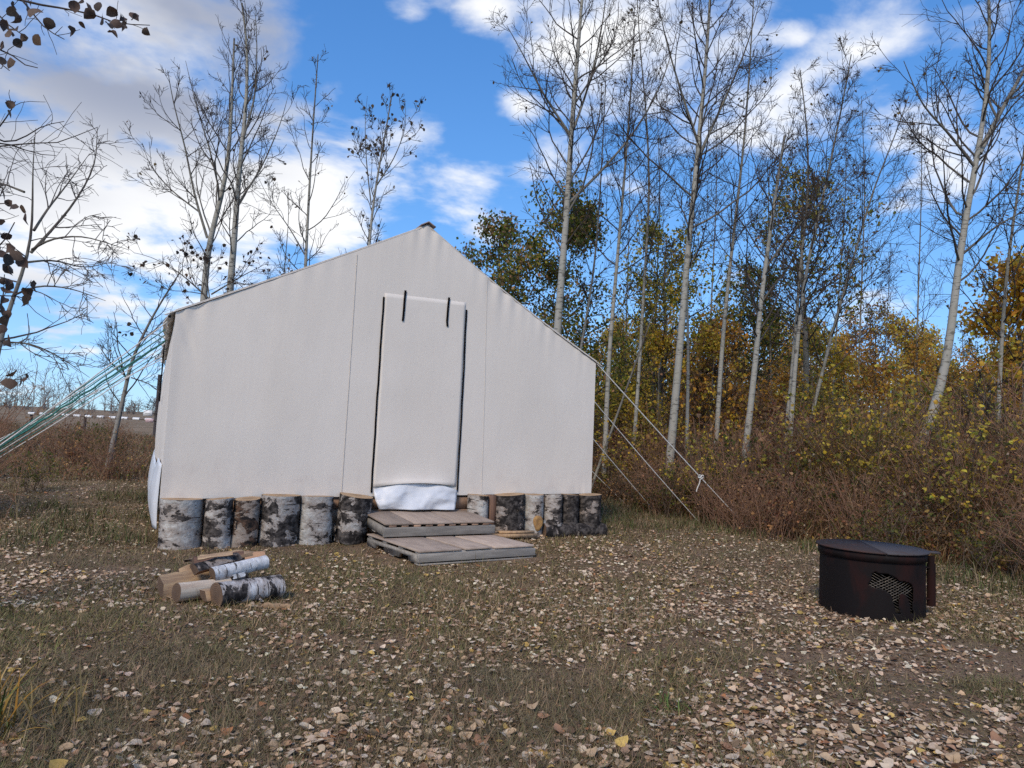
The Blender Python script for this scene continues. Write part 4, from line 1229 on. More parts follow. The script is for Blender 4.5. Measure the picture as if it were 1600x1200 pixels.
# trees behind the tent ---------------------------------------------------------
BG2 = 'bare poplars behind the tent'
build_tree('poplar_tree', 'pale poplar forking low, leftmost of the trees above the tent roof', rooted([(316, 520), (318, 460), (326, 370), (344, 320), (356, 270), (362, 170), (366, 60)], 17), .15, 140, 20, .45, 2.2, 5, 4,
           [(px_line([(324, 372), (302, 300), (290, 230), (270, 160), (262, 110)], 17, -.8), .055), (px_line([(310, 330), (270, 300), (235, 262), (222, 225)], 17, .5), .035), (px_line([(345, 310), (330, 240), (305, 160), (290, 95)], 17, .5), .04)], 16, group=BG2, up=.12, elev=(35, 65), tip=.0055, leaf_size=.09)
build_tree('poplar_tree', 'tallest pale poplar above the tent roof, reaching the top of the sky', rooted([(356, 520), (358, 455), (366, 385), (372, 280), (386, 160), (388, 70), (378, 5)], 16.6), .15, 141, 24, .42, 2.1, 5, 4,
           [(px_line([(371, 320), (410, 260), (440, 190), (450, 150)], 16.6, .6), .04), (px_line([(376, 230), (400, 150), (402, 60), (398, 10)], 16.6, -.4), .045)], 24, group=BG2, up=.13, elev=(38, 68), tip=.0055, leaf_size=.09)
build_tree('poplar_tree', 'slim straight poplar in the middle of the tent roof line', rooted([(474, 500), (477, 420), (483, 300), (489, 200), (497, 85)], 18), .085, 142, 22, .3, 1.8, 4, 4, [(px_line([(480, 405), (452, 355), (422, 315), (400, 270)], 18, .5), .03)], 20, group=BG2, up=.10, tip=.0055, leaf_size=.09)
build_tree('poplar_tree', 'small poplar with clinging dry leaves left of the tent peak', rooted([(572, 470), (576, 385), (585, 300), (600, 220), (613, 145)], 17.5), .09, 143, 22, .25, 1.7, 5, 4, [(px_line([(580, 320), (572, 250), (570, 190), (574, 150)], 17.5, .5), .03), (px_line([(588, 290), (615, 250), (635, 200), (633, 160)], 17.5, -.4), .03)], 190, group=BG2, up=.14, elev=(30, 60), tip=.0055, leaf_size=.10, leaf_pal=((.07, .05, .035), (.12, .08, .05), (.2, .13, .06)))
build_tree('poplar_tree', 'low bushy tree with brown leaves above the left end of the roof', rooted([(335, 560), (330, 480), (322, 430), (318, 390)], 15), .05, 144, 22, .25, 1.9, 5, 4, [(px_line([(330, 470), (280, 425), (235, 400), (210, 395)], 15, -.4), .03), (px_line([(330, 460), (380, 430), (420, 410)], 15, .4), .03)], 210, group=BG2, up=.05, elev=(15, 45), leaf_size=.10, leaf_pal=((.06, .045, .035), (.10, .065, .04), (.16, .09, .05)))
build_tree('poplar_tree', 'leaning thin tree left of the tent wall behind the ropes', rooted([(175, 700), (192, 625), (206, 560), (235, 500), (262, 455), (285, 420)], 13.5), .07, 145, 16, .3, 1.3, 4, 3, [(px_line([(198, 590), (170, 565), (148, 530)], 13.5, .3), .022), (px_line([(205, 590), (235, 600), (262, 625)], 13.5, -.3), .02)], 10, group=BG2, pale=np.array([.24, .22, .20]))
build_tree('poplar_tree', 'thin bare sapling between the two poplars and the slim middle one', rooted([(440, 480), (446, 400), (452, 340), (450, 300)], 17), .04, 146, 12, .2, 1.2, 4, 3, (), 10, group=BG2, tip=.005)
# left edge ---------------------------------------------------------------------
build_tree('bare_sapling', 'bare grey sapling with arching branches at the left edge', rooted([(-14, 600), (2, 520), (22, 460), (46, 400), (52, 350), (50, 260), (56, 200)], 8.0), .05, 150, 7, .45, .9, 3, 2,
           [(px_line([(48, 395), (85, 355), (115, 320), (150, 260), (152, 200)], 8, .5), .018), (px_line([(50, 390), (80, 372), (130, 368), (200, 390)], 8, -.4), .014), (px_line([(53, 360), (75, 325), (100, 295), (140, 240)], 8, .8), .016), (px_line([(40, 410), (85, 405), (130, 420), (180, 408)], 8, .6), .014), (px_line([(20, 462), (60, 445), (110, 450), (165, 470)], 8, -.6), .013), (px_line([(5, 535), (45, 535), (90, 555), (140, 590)], 8, .3), .012), (px_line([(38, 300), (0, 285), (-40, 280)], 8, .2), .014)], 0, group=None, up=.01, elev=(-10, 25), top_r=.05, twiglen=.5, twig=np.array([.13, .115, .105]), pale=np.array([.26, .25, .23]))

# near tree whose leafy branches reach in at the left
rg = np.random.default_rng(77)
NT = thing('aspen_tree', 'near aspen at the left edge with dark dry leaves on drooping branches', 'tree', (-3.55, 3.5, float(gz(-3.55, 3.5))))
mt = MB(); tp_ = np.array([[-3.55, 3.5, float(gz(-3.55, 3.5)) - .05], [-3.52, 3.5, .9], [-3.46, 3.5, 1.8], [-3.42, 3.5, 2.7], [-3.3, 3.45, 3.6], [-3.2, 3.4, 4.5]])
tubes(mt, tp_[None], np.array([[.07, .06, .055, .045, .035, .02]]), 10, np.tile(PALE, (1, 6, 1))); part('trunk', mt, M_TRUNK, NT, smooth=True)
near_b = [[(-60, -40), (0, -6), (55, 5), (110, 15), (160, 30), (200, 38), (236, 41)], [(-60, -30), (0, 30), (25, 45), (45, 62)], [(-80, 60), (-20, 85), (5, 100), (14, 110)], [(-80, 40), (-10, 70), (30, 95), (60, 105)], [(20, -20), (48, 20), (70, 45), (100, 62)],
          [(-60, 260), (-10, 226), (45, 226), (95, 222), (130, 212), (152, 198)], [(-60, 210), (0, 200), (18, 170), (25, 160)], [(-60, 330), (-10, 320), (5, 315), (25, 325)], [(-60, 420), (-15, 410), (10, 370), (22, 350)], [(-60, 470), (-10, 470), (12, 455), (48, 470)], [(-60, 540), (-10, 520), (5, 470), (8, 430)], [(-60, 400), (-15, 350), (0, 300), (8, 290)],
          [(-60, 560), (-15, 545), (10, 530)], [(30, 225), (60, 195), (100, 190)], [(20, 228), (55, 240), (90, 245)], [(-60, 620), (-10, 600), (20, 590), (40, 592)]]
mb = MB()
for k, bl in enumerate(near_b):
    Yb = 3.55 + rg.uniform(-.35, .35) if k not in (5, 13, 14) else 4.6
    c = np.array(px_line(bl, Yb, rg.uniform(-.2, .2)))
    root = np.array([-3.45, 3.5, float(np.clip(c[0][2] - .25, .6, 4.2))]); c = np.vstack([root, c])
    cum = np.r_[0, np.cumsum(np.linalg.norm(np.diff(c, axis=0), axis=1))]
    q = np.stack([np.interp(np.linspace(0, cum[-1], 16), cum, c[:, i]) for i in range(3)], -1)
    q[1:-1] = .25 * q[:-2] + .5 * q[1:-1] + .25 * q[2:]; q += rg.normal(0, .004, q.shape)
    Rb = np.linspace(.012, .0022, 16)
    tubes(mb, q[None], Rb[None], 5, bark_col(Rb[None], .02, .05))
    i2, s2, p2, d2, r2 = children_of(q[None], Rb[None], 9 if k not in (5,) else 24, .4, .98, 30, 70, rg)
    P2 = grow(p2, d2, rg.uniform(.05, .2, len(i2)) * (2 if k in (5, 13, 14) else 1), 5, .03, .15, rg); R2 = np.full((len(i2), 5), .0018) * np.linspace(1.2, .8, 5)
    tubes(mb, P2, R2, 3, bark_col(R2, .02, .05))
bro = part('branches', mb, M_STEM, NT, smooth=True)
lm = []
for v_ in range(6):
    m_ = MB(); leaves(m_, np.zeros((1, 3)), np.array([[0, 0, -1.]]), np.array([[0, -1., 0]]), [.058], pick(rg, ((.085, .062, .05), (.12, .08, .06), (.16, .10, .065)), 1), rg, 'full', .45, .35); lm.append(m_.mesh('leaf', M_LEAF, True))
leaf_px = [(10, 18), (28, 22), (40, 12), (58, 14), (78, 34), (108, 46), (122, 40), (116, 8), (130, 2), (140, 10), (152, 8), (150, 26), (160, 30), (172, 38), (176, 46), (182, 18), (186, 44), (192, 30), (198, 40), (204, 22), (210, 28), (222, 52), (228, 48), (168, 54), (6, 40), (18, 52), (30, 48), (12, 60), (24, 66), (36, 58), (50, 62), (8, 72), (30, 30), (6, 104), (2, 96), (10, 164), (16, 178), (4, 36), (20, 8), (46, 4),
           (6, 302), (16, 318), (30, 330), (34, 338), (22, 326), (4, 352), (6, 372), (14, 386), (2, 392), (8, 402), (12, 418), (4, 440), (8, 448), (40, 454), (46, 466), (50, 472), (54, 446), (6, 460), (4, 480), (10, 490), (2, 500), (8, 530), (4, 540), (26, 590), (36, 594), (42, 590), (14, 596), (6, 512), (10, 470), (0, 420), (3, 408), (12, 440), (32, 400), (26, 408)]
for k, (x, y) in enumerate(leaf_px):
    p = at(x, y - 6, 3.45 + rg.uniform(-.25, .35)) - np.array(NT.location)
    o = part('leaf', lm[k % 6], None, NT, local=True); o.location = tuple(p); o.rotation_euler = (rg.normal(0, .6), rg.normal(0, .6), rg.uniform(0, 6)); sc_ = rg.uniform(.75, 1.25); o.scale = (sc_,) * 3

# ------------------------------------------------------------------ leafy trees and shrubs of the woods
PAL = {'green': ((0.131, 0.169, 0.031), (0.174, 0.212, 0.035), (0.102, 0.127, 0.031), (0.292, 0.242, 0.035)), 'gold': ((0.85, 0.532, 0.054), (0.85, 0.678, 0.091), (0.706, 0.458, 0.065), (0.454, 0.363, 0.074)),
       'orange': ((0.784, 0.375, 0.053), (0.646, 0.327, 0.062), (0.462, 0.256, 0.07), (0.84, 0.491, 0.079)), 'olive': ((0.481, 0.404, 0.067), (0.631, 0.505, 0.086), (0.331, 0.318, 0.057), (0.78, 0.577, 0.095)), 'brown': ((0.444, 0.26, 0.131), (0.321, 0.193, 0.102), (0.567, 0.316, 0.131), (0.221, 0.141, 0.084))}


def crown_tree(name, label, px, ytop, Y, wid, pal, seed, leaf_n=2600, start=.2, r0=.07, group='autumn trees in the woods', pale=np.array([.2, .18, .15]), size=.11):
    top = at(px, ytop, Y); b = np.array([top[0] + .1, Y, float(gz(top[0], Y))])
    H = top[2] - b[2]; rg_ = np.random.default_rng(seed)
    tr = [b + np.array([rg_.normal(0, .04) * H * s * .3, rg_.normal(0, .1), H * s]) for s in np.linspace(0, 1, 6)]
    return build_tree(name, label, tr, r0, seed, 32, start, wid, 5, 3, (), leaf_n, pal, size, group, 'tree', (5, 50), .06, pale, .006, .12, .4)


crown_tree('leafy_tree', 'dark green and rusty leaved tree behind the right roof slope', 875, 322, 15.5, 2.5, PAL['green'] + PAL['olive'][:1] + PAL['brown'][:1], 201, 13000, .2, .1, size=.085)
crown_tree('leafy_tree', 'smaller mottled brown-green tree peeking over the right roof slope', 775, 372, 16.0, 1.8, PAL['green'] + PAL['brown'][:2], 202, 4500, .3, .08, size=.09)
crown_tree('leafy_tree', 'golden and green leaved tree in the middle of the grove', 1035, 378, 16, 2.3, PAL['gold'] + PAL['olive'] + PAL['green'][:3], 203, 7500, .2, .1, size=.085)
crown_tree('leafy_tree', 'sparse dark leaved tree with tufted clumps above the brush', 1255, 285, 16, 2.2, PAL['green'] + PAL['olive'][:2] + PAL['brown'][:2], 204, 3600, .45, .1, size=.09)
crown_tree('leafy_tree', 'small dark green tuft of a tree between the pale trunks', 1180, 420, 17, 1.6, PAL['green'], 205, 2400, .4, .08, size=.09)
crown_tree('leafy_tree', 'bright orange leaved tree at the right edge of view', 1585, 425, 12.5, 1.7, PAL['orange'] + PAL['gold'], 206, 4600, .15, .08, size=.10)
crown_tree('leafy_tree', 'rusty leaved young tree right of the golden one', 1120, 520, 14.5, 1.3, PAL['orange'] + PAL['brown'], 207, 2600, .1, .06, size=.10)
protos = {}
for k, pn in enumerate(('gold', 'orange', 'olive', 'green', 'brown')):
    Hh = 4.6 + .3 * k; rg_ = np.random.default_rng(300 + k)
    tr = [np.array([rg_.normal(0, .05), rg_.normal(0, .05), Hh * s]) for s in np.linspace(0, 1, 6)]
    protos[pn] = build_tree('young_tree', 'x', tr, .06, 310 + k, 24, .12, 1.45, 5, 3, (), 2100, PAL[pn] + (PAL['brown'][:1] if pn != 'brown' else PAL['olive'][:1]), .09, 'young trees filling the back of the woods', 'tree', (10, 55), .07, np.array([.25, .235, .2]), .006, .12, .4)
spots = []
rg = np.random.default_rng(5)
for Yd, n_, yt in ((15.5, 10, 535), (18.5, 12, 510), (22, 13, 498), (27, 15, 500)):
    for i in range(n_):
        px_ = 930 + (i + rg.uniform(.1, .9)) * (760 / n_); spots.append((px_, yt + rg.uniform(-35, 35), Yd + rg.uniform(-1.3, 1.3)))
spots += [(700, 470, 24), (620, 480, 26), (790, 480, 22), (860, 520, 20), (540, 500, 30), (430, 520, 30)]
names = list(protos); cnt = {}
zone = []
for (px_, yt, Yd) in spots:
    r_ = rg.random()
    if px_ > 1250: pn = names[rg.choice(5, p=(.36, .36, .21, .04, .03))]
    else: pn = names[rg.choice(5, p=(.32, .33, .22, .06, .07))]
    zone.append((pn, px_, yt, Yd))
ORD = ['first', 'second', 'third', 'fourth', 'fifth', 'sixth', 'seventh', 'eighth', 'ninth', 'tenth', 'eleventh', 'twelfth', 'thirteenth', 'fourteenth', 'fifteenth', 'sixteenth', 'seventeenth', 'eighteenth', 'nineteenth', 'twentieth'] + ['%dth' % q for q in range(21, 80)]
CN = dict(gold='golden yellow', orange='rusty orange', olive='olive yellow', green='dark green', brown='brown')
done = {}
for pn, px_, yt, Yd in sorted(zone, key=lambda q: q[1]):
    top = at(px_, yt, Yd); gzv = float(gz(top[0], Yd)); Hh = top[2] - gzv
    H0 = 4.6 + .3 * names.index(pn); sc_ = Hh / H0 / 1.08
    cnt[pn] = cnt.get(pn, 0) + 1
    lab = '%s leaved young tree, %s of that colour counting rightward through the back woods' % (CN[pn], ORD[cnt[pn] - 1])
    loc = (top[0], Yd, gzv - .03); rz = rg.uniform(0, 6)
    if pn not in done:
        o = protos[pn]; done[pn] = 1; o.location = loc; o.rotation_euler = (0, 0, rz); o.scale = (max(sc_, .75), max(sc_, .75), sc_); o['label'] = lab
    else:
        copy_tree(protos[pn], loc, rz, (max(sc_, .75), max(sc_, .75), sc_), lab, 'young trees filling the back of the woods')
for pn in protos:
    if pn not in done:
        for ch in list(protos[pn].children):
            for g2 in list(ch.children): bpy.data.objects.remove(g2)
            bpy.data.objects.remove(ch)
        bpy.data.objects.remove(protos[pn])

# shrubs -------------------------------------------------------------------------
def shrub_proto(kind, seed):
    rng = np.random.default_rng(seed)
    cfg = dict(yellow=(18, 1.5, .09, 1000, PAL['gold'] + PAL['olive'] + ((.14, .17, .04),), .045), red=(22, 1.2, .10, 420, ((.20, .075, .04), (.15, .06, .04), (.24, .11, .05)) + PAL['brown'], .06), bare=(44, 1.5, .08, 120, PAL['brown'], .05),
               leafy=(16, 1.0, .05, 520, ((.12, .15, .03), (.18, .17, .04), (.08, .10, .025), (.26, .20, .05)), .045), brown=(26, 1.15, .09, 520, PAL['brown'] + ((.20, .13, .08),), .05))[kind]
    ns, Hh, up, nl, pal, ls = cfg
    az = rng.uniform(0, 2 * PI, ns); el = np.radians(rng.uniform(48, 86, ns))
    d = np.stack([np.cos(az) * np.cos(el), np.sin(az) * np.cos(el), np.sin(el)], -1)
    base = np.stack([rng.normal(0, .14, ns), rng.normal(0, .14, ns), np.full(ns, -.05)], -1)
    L_ = Hh * rng.uniform(.6, 1.1, ns); P1 = grow(base, d, L_, 7, -up * .5 if kind in ('bare', 'brown') else .02, .11, rng)
    R1 = np.linspace(.007, .0028, 7)[None].repeat(ns, 0); tw = np.array([.24, .135, .085]) if kind in ('red', 'bare') else np.array([.14, .10, .072])
    t = thing('shrub', 'x', 'shrub', group='shrubs along the edge of the woods'); mb = MB()
    tubes(mb, P1, R1, 4, np.broadcast_to(tw, (ns, 7, 3)))
    i2, s2, p2, d2, r2 = children_of(P1, R1, 7, .2, .98, 30, 70, rng)
    L2 = rng.uniform(.12, .42, len(i2)); P2 = grow(p2, d2, L2, 5, .0, .16, rng); R2 = np.full((len(i2), 5), .0026)
    tubes(mb, P2, R2, 3, np.broadcast_to(tw * 1.2, (len(i2), 5, 3)))
    st = part('stems', mb, M_STEM, t, smooth=True, local=True)
    ap = np.concatenate([P2[:, -1], P2[:, 2], P2[:, 3], P1[:, -1]]); k = rng.integers(0, len(ap), nl)
    ml = MB(); dz = rng.normal(0, 1, (nl, 3)); nrmz = rng.normal(0, .6, (nl, 3)); nrmz[:, 2] += .8
    leaves(ml, ap[k] + rng.normal(0, .03, (nl, 3)), dz, nrmz, ls * rng.uniform(.5, 1.2, nl), pick(rng, pal, nl, .2), rng, 'low', .4, .3)
    part('leaves', ml, M_FOL, t, local=True, kind='stuff')
    return t


def xe(y):
    """edge of the brush: brush begins to the right of this x at distance y"""
    return np.interp(y, [0, 2.5, 4.5, 6.4, 7.5, 9.1, 10.4, 12.5, 14, 18], [9, 7.4, 6.1, 5.15, 4.75, 3.25, 2.5, 1.75, 1.0, -1.0])


SP = {k: shrub_proto(k, 400 + i) for i, k in enumerate(('yellow', 'red', 'bare', 'leafy', 'brown'))}
used = set(); cnts = {}
CNS = dict(yellow='yellow leaved', red='reddish leaved', bare='bare arching brown-stemmed', leafy='low green and yellow leaved', brown='dry brown leaved')
plan = []
rg = np.random.default_rng(9)
for row, (off, n_, kinds, h0, h1) in enumerate(((.35, 22, ('leafy', 'brown', 'bare', 'red', 'brown', 'bare'), .5, .85), (1.1, 26, ('brown', 'bare', 'red', 'bare', 'brown', 'leafy'), .8, 1.15), (2.3, 26, ('bare', 'yellow', 'brown', 'red', 'yellow', 'brown'), 1.05, 1.45), (4.0, 26, ('yellow', 'brown', 'yellow', 'red', 'bare'), 1.3, 1.8), (6.2, 22, ('yellow', 'brown', 'red', 'yellow'), 1.4, 1.9))):
    ys = np.linspace(4.2 if row else 5.2, 14.5, n_)
    for i, y in enumerate(ys):
        y = y + rg.uniform(-.25, .25); x = float(xe(y)) + off * (1.0 if y < 8.5 else .8) + rg.uniform(-.3, .4); yy = y + off * .55
        plan.append((kinds[rg.integers(len(kinds))], x, yy, rg.uniform(h0, h1)))
plan += [('yellow', *at(1100, 690, 11.0)[:2], 1.0), ('leafy', *at(1150, 640, 11)[:2], 1.3), ('yellow', *at(985, 650, 13)[:2], 1.0), ('yellow', *at(1480, 700, 8.6)[:2], 1.1), ('yellow', *at(1530, 660, 8.8)[:2], 1.2), ('leafy', *at(1560, 820, 7.2)[:2], .7), ('leafy', *at(1400, 830, 8.0)[:2], .7)]
# left side of the clearing
for i in range(16):
    y = 11 + i * .9 + rg.uniform(-.4, .4); x = -y * rg.uniform(.53, .80) ; plan.append((('bare', 'brown', 'red', 'leafy')[rg.integers(4)], x, y, rg.uniform(.45, .8)))
plan += [('leafy', -9.3, 15.5, .9), ('leafy', -8.7, 15.2, .8), ('bare', -9.9, 15.6, .9), ('bare', -6.1, 7.8, .9), ('brown', -6.6, 8.6, 1.0), ('bare', -7.2, 9.0, 1.2), ('red', -6.9, 8.2, .9)]
items = []
for kd, x, y, sc_ in plan:
    p = (x, y, float(gz(x, y))); items.append((px_of(np.array(p) + [0, 0, .4])[0], kd, p, sc_))
for px_, kd, p, sc_ in sorted(items, key=lambda q: q[0]):
    side = 'left' if px_ < 600 else 'right'
    cnts[(kd, side)] = cnts.get((kd, side), 0) + 1
    lab = '%s shrub, %s such from left in brush %s of tent' % (CNS[kd], ORD[cnts[(kd, side)] - 1], side)
    s3 = (sc_ * rg.uniform(.85, 1.15), sc_ * rg.uniform(.85, 1.15), sc_)
    if kd not in used:
        used.add(kd); o = SP[kd]; o.location = p; o.rotation_euler = (0, 0, rg.uniform(0, 6)); o.scale = s3; o['label'] = lab
    else:
        copy_tree(SP[kd], p, rg.uniform(0, 6), s3, lab, 'shrubs along the edge of the woods')

# undergrowth: dry stalks and weeds nobody could count ---------------------------------
rg = np.random.default_rng(21)
n = 74000
y = rg.uniform(3.5, 20, n); off = rg.gamma(1.5, 1.7, n); x = xe(y) + off - .12 + 1.5 * (fbm(y * 1.0, y * 0 + 3, .8, 2) - .42)
keepm = (x / y < .80) & (x / y > .02); cl_ = vnoise(x, y, .42, 31) * .6 + vnoise(x, y, 1.1, 32) * .4; keepm &= rg.random(n) < np.clip((cl_ - .30) * 3.5, .05, 1); x, y, off = x[keepm], y[keepm], off[keepm]
# left field border
n2 = 15000; y2 = rg.uniform(11, 34, n2) ; x2 = -y2 * rg.uniform(.46, .82, n2); k2 = (y2 > 11.5 + 1.5 * fbm(x2, y2, 2.5, 4)) & ~((x2 > -5) & (y2 < 14)); x2, y2 = x2[k2], y2[k2]
x = np.r_[x, x2]; y = np.r_[y, y2]; off = np.r_[off, np.full(len(x2), .8)]
nn = len(x); z = gz(x, y)
hgt = (.30 + .88 * np.clip(off / 1.8, 0, 1.25)) * rg.uniform(.4, 1.35, nn) * (.25 + 1.6 * fbm(x, y, .9, 6)); hgt[-len(x2):] *= .42
az = rg.uniform(0, 2 * PI, nn); ln = rg.uniform(.1, .8, nn)
dx, dy = np.cos(az) * ln, np.sin(az) * ln
b = np.stack([x, y, z - .02], -1); d1 = nrm(np.stack([dx * .5, dy * .5, np.ones(nn)], -1)); d2 = nrm(np.stack([dx * 1.6, dy * 1.6, np.full(nn, .8)], -1)); d3 = nrm(np.stack([dx * 3, dy * 3, rg.uniform(-.5, .5, nn)], -1))
p1 = b + d1 * (hgt * .45)[:, None]; p2 = p1 + d2 * (hgt * .35)[:, None]; p3 = p2 + d3 * (hgt * .3)[:, None]
w = (rg.uniform(.002, .0055, nn) * (1 + .06 * np.clip(y - 6, 0, 20)))[:, None]; sd_ = nrm(np.stack([-np.sin(az + 1), np.cos(az + 1), np.zeros(nn)], -1)) * w
V = np.stack([b - sd_, b + sd_, p1 - sd_, p1 + sd_, p2 - sd_ * .8, p2 + sd_ * .8, p3], 1)
fi = (np.arange(nn) * 7)[:, None, None]
cpal = pickw(rg, ((.36, .225, .125), (.25, .15, .085), (.52, .37, .21), (.13, .085, .055), (.17, .17, .055), (.33, .15, .085)), (3, 2.4, 2.6, 1.4, 2.2, 1.6), nn, .2)
mb = MB(); mb.add(V.reshape(-1, 3), (fi + np.array([[0, 1, 3, 2], [2, 3, 5, 4]])[None]).reshape(-1, 4), np.repeat(cpal, 7, 0)); mb.f[3] = [(fi + np.array([[4, 5, 6]])[None]).reshape(-1, 3)]
kx = rg.integers(0, nn, 52000); tpar = rg.uniform(0, 1, (len(kx), 1)); lp = p1[kx] * (1 - tpar) + p3[kx] * tpar + rg.normal(0, .03, (len(kx), 3))
lcol = pickw(rg, ((.34, .205, .11), (.22, .13, .075), (.45, .31, .17), (.38, .16, .085), (.19, .20, .05), (.52, .36, .08), (.55, .44, .29)), (3, 2.4, 2, 1.6, 2.0, 1.5, .7), len(kx), .2)
leaves(mb, lp, rg.normal(0, 1, (len(kx), 3)), rg.normal(0, 1, (len(kx), 3)) + np.array([0, 0, .7]), rg.uniform(.025, .065, len(kx)), lcol, rg, 'diamond', .4, .4)
tag(part('undergrowth', mb, M_FOL), 'tangled dry brown weeds and stalks along the edge of the woods', 'undergrowth', kind='stuff')

# distant woods on the left skyline ----------------------------------------------------
rg = np.random.default_rng(31)
mb = MB(); nb = 300
dx_ = rg.uniform(-1.05, -.22, nb); yy = rg.uniform(85, 130, nb); xx = dx_ * yy; zz0 = gz(xx, yy)
hh = rg.uniform(1.4, 5.2, nb) * (.35 + 1.25 * vnoise(xx, yy, 13, 2))
P = grow(np.stack([xx, yy, zz0 - .3], -1), np.tile([0, 0, 1.], (nb, 1)), hh, 5, .05, .07, rg); tubes(mb, P, np.linspace(.06, .02, 5)[None].repeat(nb, 0), 4, np.broadcast_to(np.array([.22, .20, .18]), (nb, 5, 3)))
i2, s2, p2, d2, r2 = children_of(P, np.full((nb, 5), .05), 14, .05, .98, 25, 80, rg)
P2 = grow(p2, d2, hh[i2] * rg.uniform(.2, .5, len(i2)), 4, .08, .12, rg); tubes(mb, P2, np.linspace(.03, .018, 4)[None].repeat(len(i2), 0), 3, np.broadcast_to(np.array([.20, .165, .15]), (len(i2), 4, 3)))
kx = rg.integers(0, len(P2), 9000); leaves(mb, P2[kx, rg.integers(1, 4, 9000)] + rg.normal(0, .2, (9000, 3)), rg.normal(0, 1, (9000, 3)), rg.normal(0, 1, (9000, 3)), rg.uniform(.08, .2, 9000), pick(rg, ((.22, .18, .14), (.26, .21, .15), (.18, .15, .12)), 9000, .15), rg, 'diamond')
tag(part('distant_woods', mb, M_STEM), 'far grey-brown line of bare woods on the left skyline', 'woods', kind='stuff')
# distant woods closing the view on the right
mb = MB(); nb = 500
dx_ = rg.uniform(-.05, .85, nb); yy = rg.uniform(33, 46, nb); xx = dx_ * yy; zz0 = gz(xx, yy); hh = rg.uniform(3.0, 5.6, nb)
P = grow(np.stack([xx, yy, zz0 - .3], -1), np.tile([0, 0, 1.], (nb, 1)), hh, 5, .05, .06, rg); tubes(mb, P, np.linspace(.07, .02, 5)[None].repeat(nb, 0), 4, np.broadcast_to(np.array([.22, .20, .17]), (nb, 5, 3)))
i2, s2, p2, d2, r2 = children_of(P, np.full((nb, 5), .05), 10, .08, .98, 25, 65, rg)
P2 = grow(p2, d2, hh[i2] * rg.uniform(.15, .36, len(i2)), 4, .08, .12, rg); tubes(mb, P2, np.linspace(.03, .014, 4)[None].repeat(len(i2), 0), 3, np.broadcast_to(np.array([.11, .085, .07]), (len(i2), 4, 3)))
nl = 30000; kx = rg.integers(0, len(P2), nl); cc = np.concatenate([pick(rg, PAL['orange'] + PAL['gold'] + PAL['olive'] + PAL['brown'], len(P2), .15)])
leaves(mb, P2[kx, rg.integers(1, 4, nl)] + rg.normal(0, .22, (nl, 3)), rg.normal(0, 1, (nl, 3)), rg.normal(0, 1, (nl, 3)), rg.uniform(.12, .26, nl), cc[kx // 40 * 40 % len(cc)] * rg.normal(1, .15, (nl, 1)).clip(.5, 1.5), rg, 'diamond')
tag(part('far_woods', mb, M_FOL), 'far wall of rust, gold and olive woods closing the view on the right', 'woods', kind='stuff')

# ------------------------------------------------------------------ barrier and signs in the field
BY = 33.0
bar = thing('barrier_gate', 'long white and dark striped barrier pole across the field track', 'barrier', (at(140, 652, BY)[0], BY, float(gz(at(140, 652, BY)[0], BY))))
a_, b_ = at(42, 645.5, BY), at(243, 656, BY - 1.5)
mb = MB(); tubes(mb, np.array([np.linspace(a_, b_, 4)]), np.full((1, 4), .04), 8, None, True); part('pole', mb, mat_plain('weathered_pole', (.16, .125, .10), .8), bar)
ns = 11
for i in range(ns):
    s0, s1 = (i + .18) / ns, (i + .72) / ns
    mb = MB(); tubes(mb, np.array([[a_ + (b_ - a_) * s0, a_ + (b_ - a_) * s1]]), np.full((1, 2), .062), 8, None, True); part('white_stripe', mb, M_PAINT_W, bar)
for s_ in (.02, .45, .7):
    q = a_ + (b_ - a_) * s_; mb = MB(); gq = float(gz(q[0], q[1])); tubes(mb, np.array([[[q[0], q[1] + .17, gq - .1], [q[0], q[1] + .17, q[2] + .1]]]), np.full((1, 2), .06), 8, None, True); part('post', mb, M_PAINT_D, bar)
sp = at(243, 660, 31.0); gq = float(gz(sp[0], sp[1])); topz = at(243, 585, 31.0)[2]
pst = thing('sign_post', 'tall dark post beside the tent edge at the end of the barrier', 'post', (sp[0], sp[1], gq))
mb = MB(); tubes(mb, np.array([[[sp[0], sp[1], gq - .2], [sp[0] + .02, sp[1], (gq + topz) / 2], [sp[0], sp[1], topz]]]), np.array([[.085, .08, .07]]), 8, None, True); part('shaft', mb, M_PAINT_D, pst)
for nm, lab, x, y, w_, h_, mt_ in (('sign', 'white notice sign on the end of the barrier', 231, 645.5, .38, .25, M_PAINT_W), ('sign', 'faded pink and white sign hanging below the white notice', 233.5, 657, .34, .16, M_PINK)):
    c = at(x, y, 30.9); t_ = thing('notice_sign', lab, 'sign', c)
    mb = MB(); box(mb, c, (w_, .02, h_)); part('board', mb, mt_, t_)
    mb = MB(); box(mb, c + np.array([0, -.013, -h_ * .05]), (w_ * .6, .004, h_ * .08)); part('print', mb, M_HEM, t_)
    mb = MB(); box(mb, c + np.array([w_ * .5 + .1, .012, 0]), (.32, .02, .03)); part('hanger', mb, M_PAINT_D, t_)

# ------------------------------------------------------------------ grass
rg = np.random.default_rng(41)


def view_pts(n, ymin, ymax, spread=.80, power=1.0):
    u = rg.random(n)
    y = ymin * (ymax / ymin) ** (u ** power); x = y * rg.uniform(-spread, spread, n)
    return x, y


def on_free(x, y):
    """False where the tent, logs, pallets or ring stand"""
    u = (x - TL[0]) * TE[0] + (y - TL[1]) * TE[1]; v = (x - TL[0]) * TN[0] + (y - TL[1]) * TN[1]
    t_ = (u > -.02) & (u < 4.86) & (v > -.08) & (v < DEPTH)
    p_ = (u > 2.02) & (u < 3.36) & (v > -1.30) & (v < .1)
    c_ = np.hypot(x - FC[0], y - FC[1]) < FR + .01
    return ~(t_ | p_ | c_)


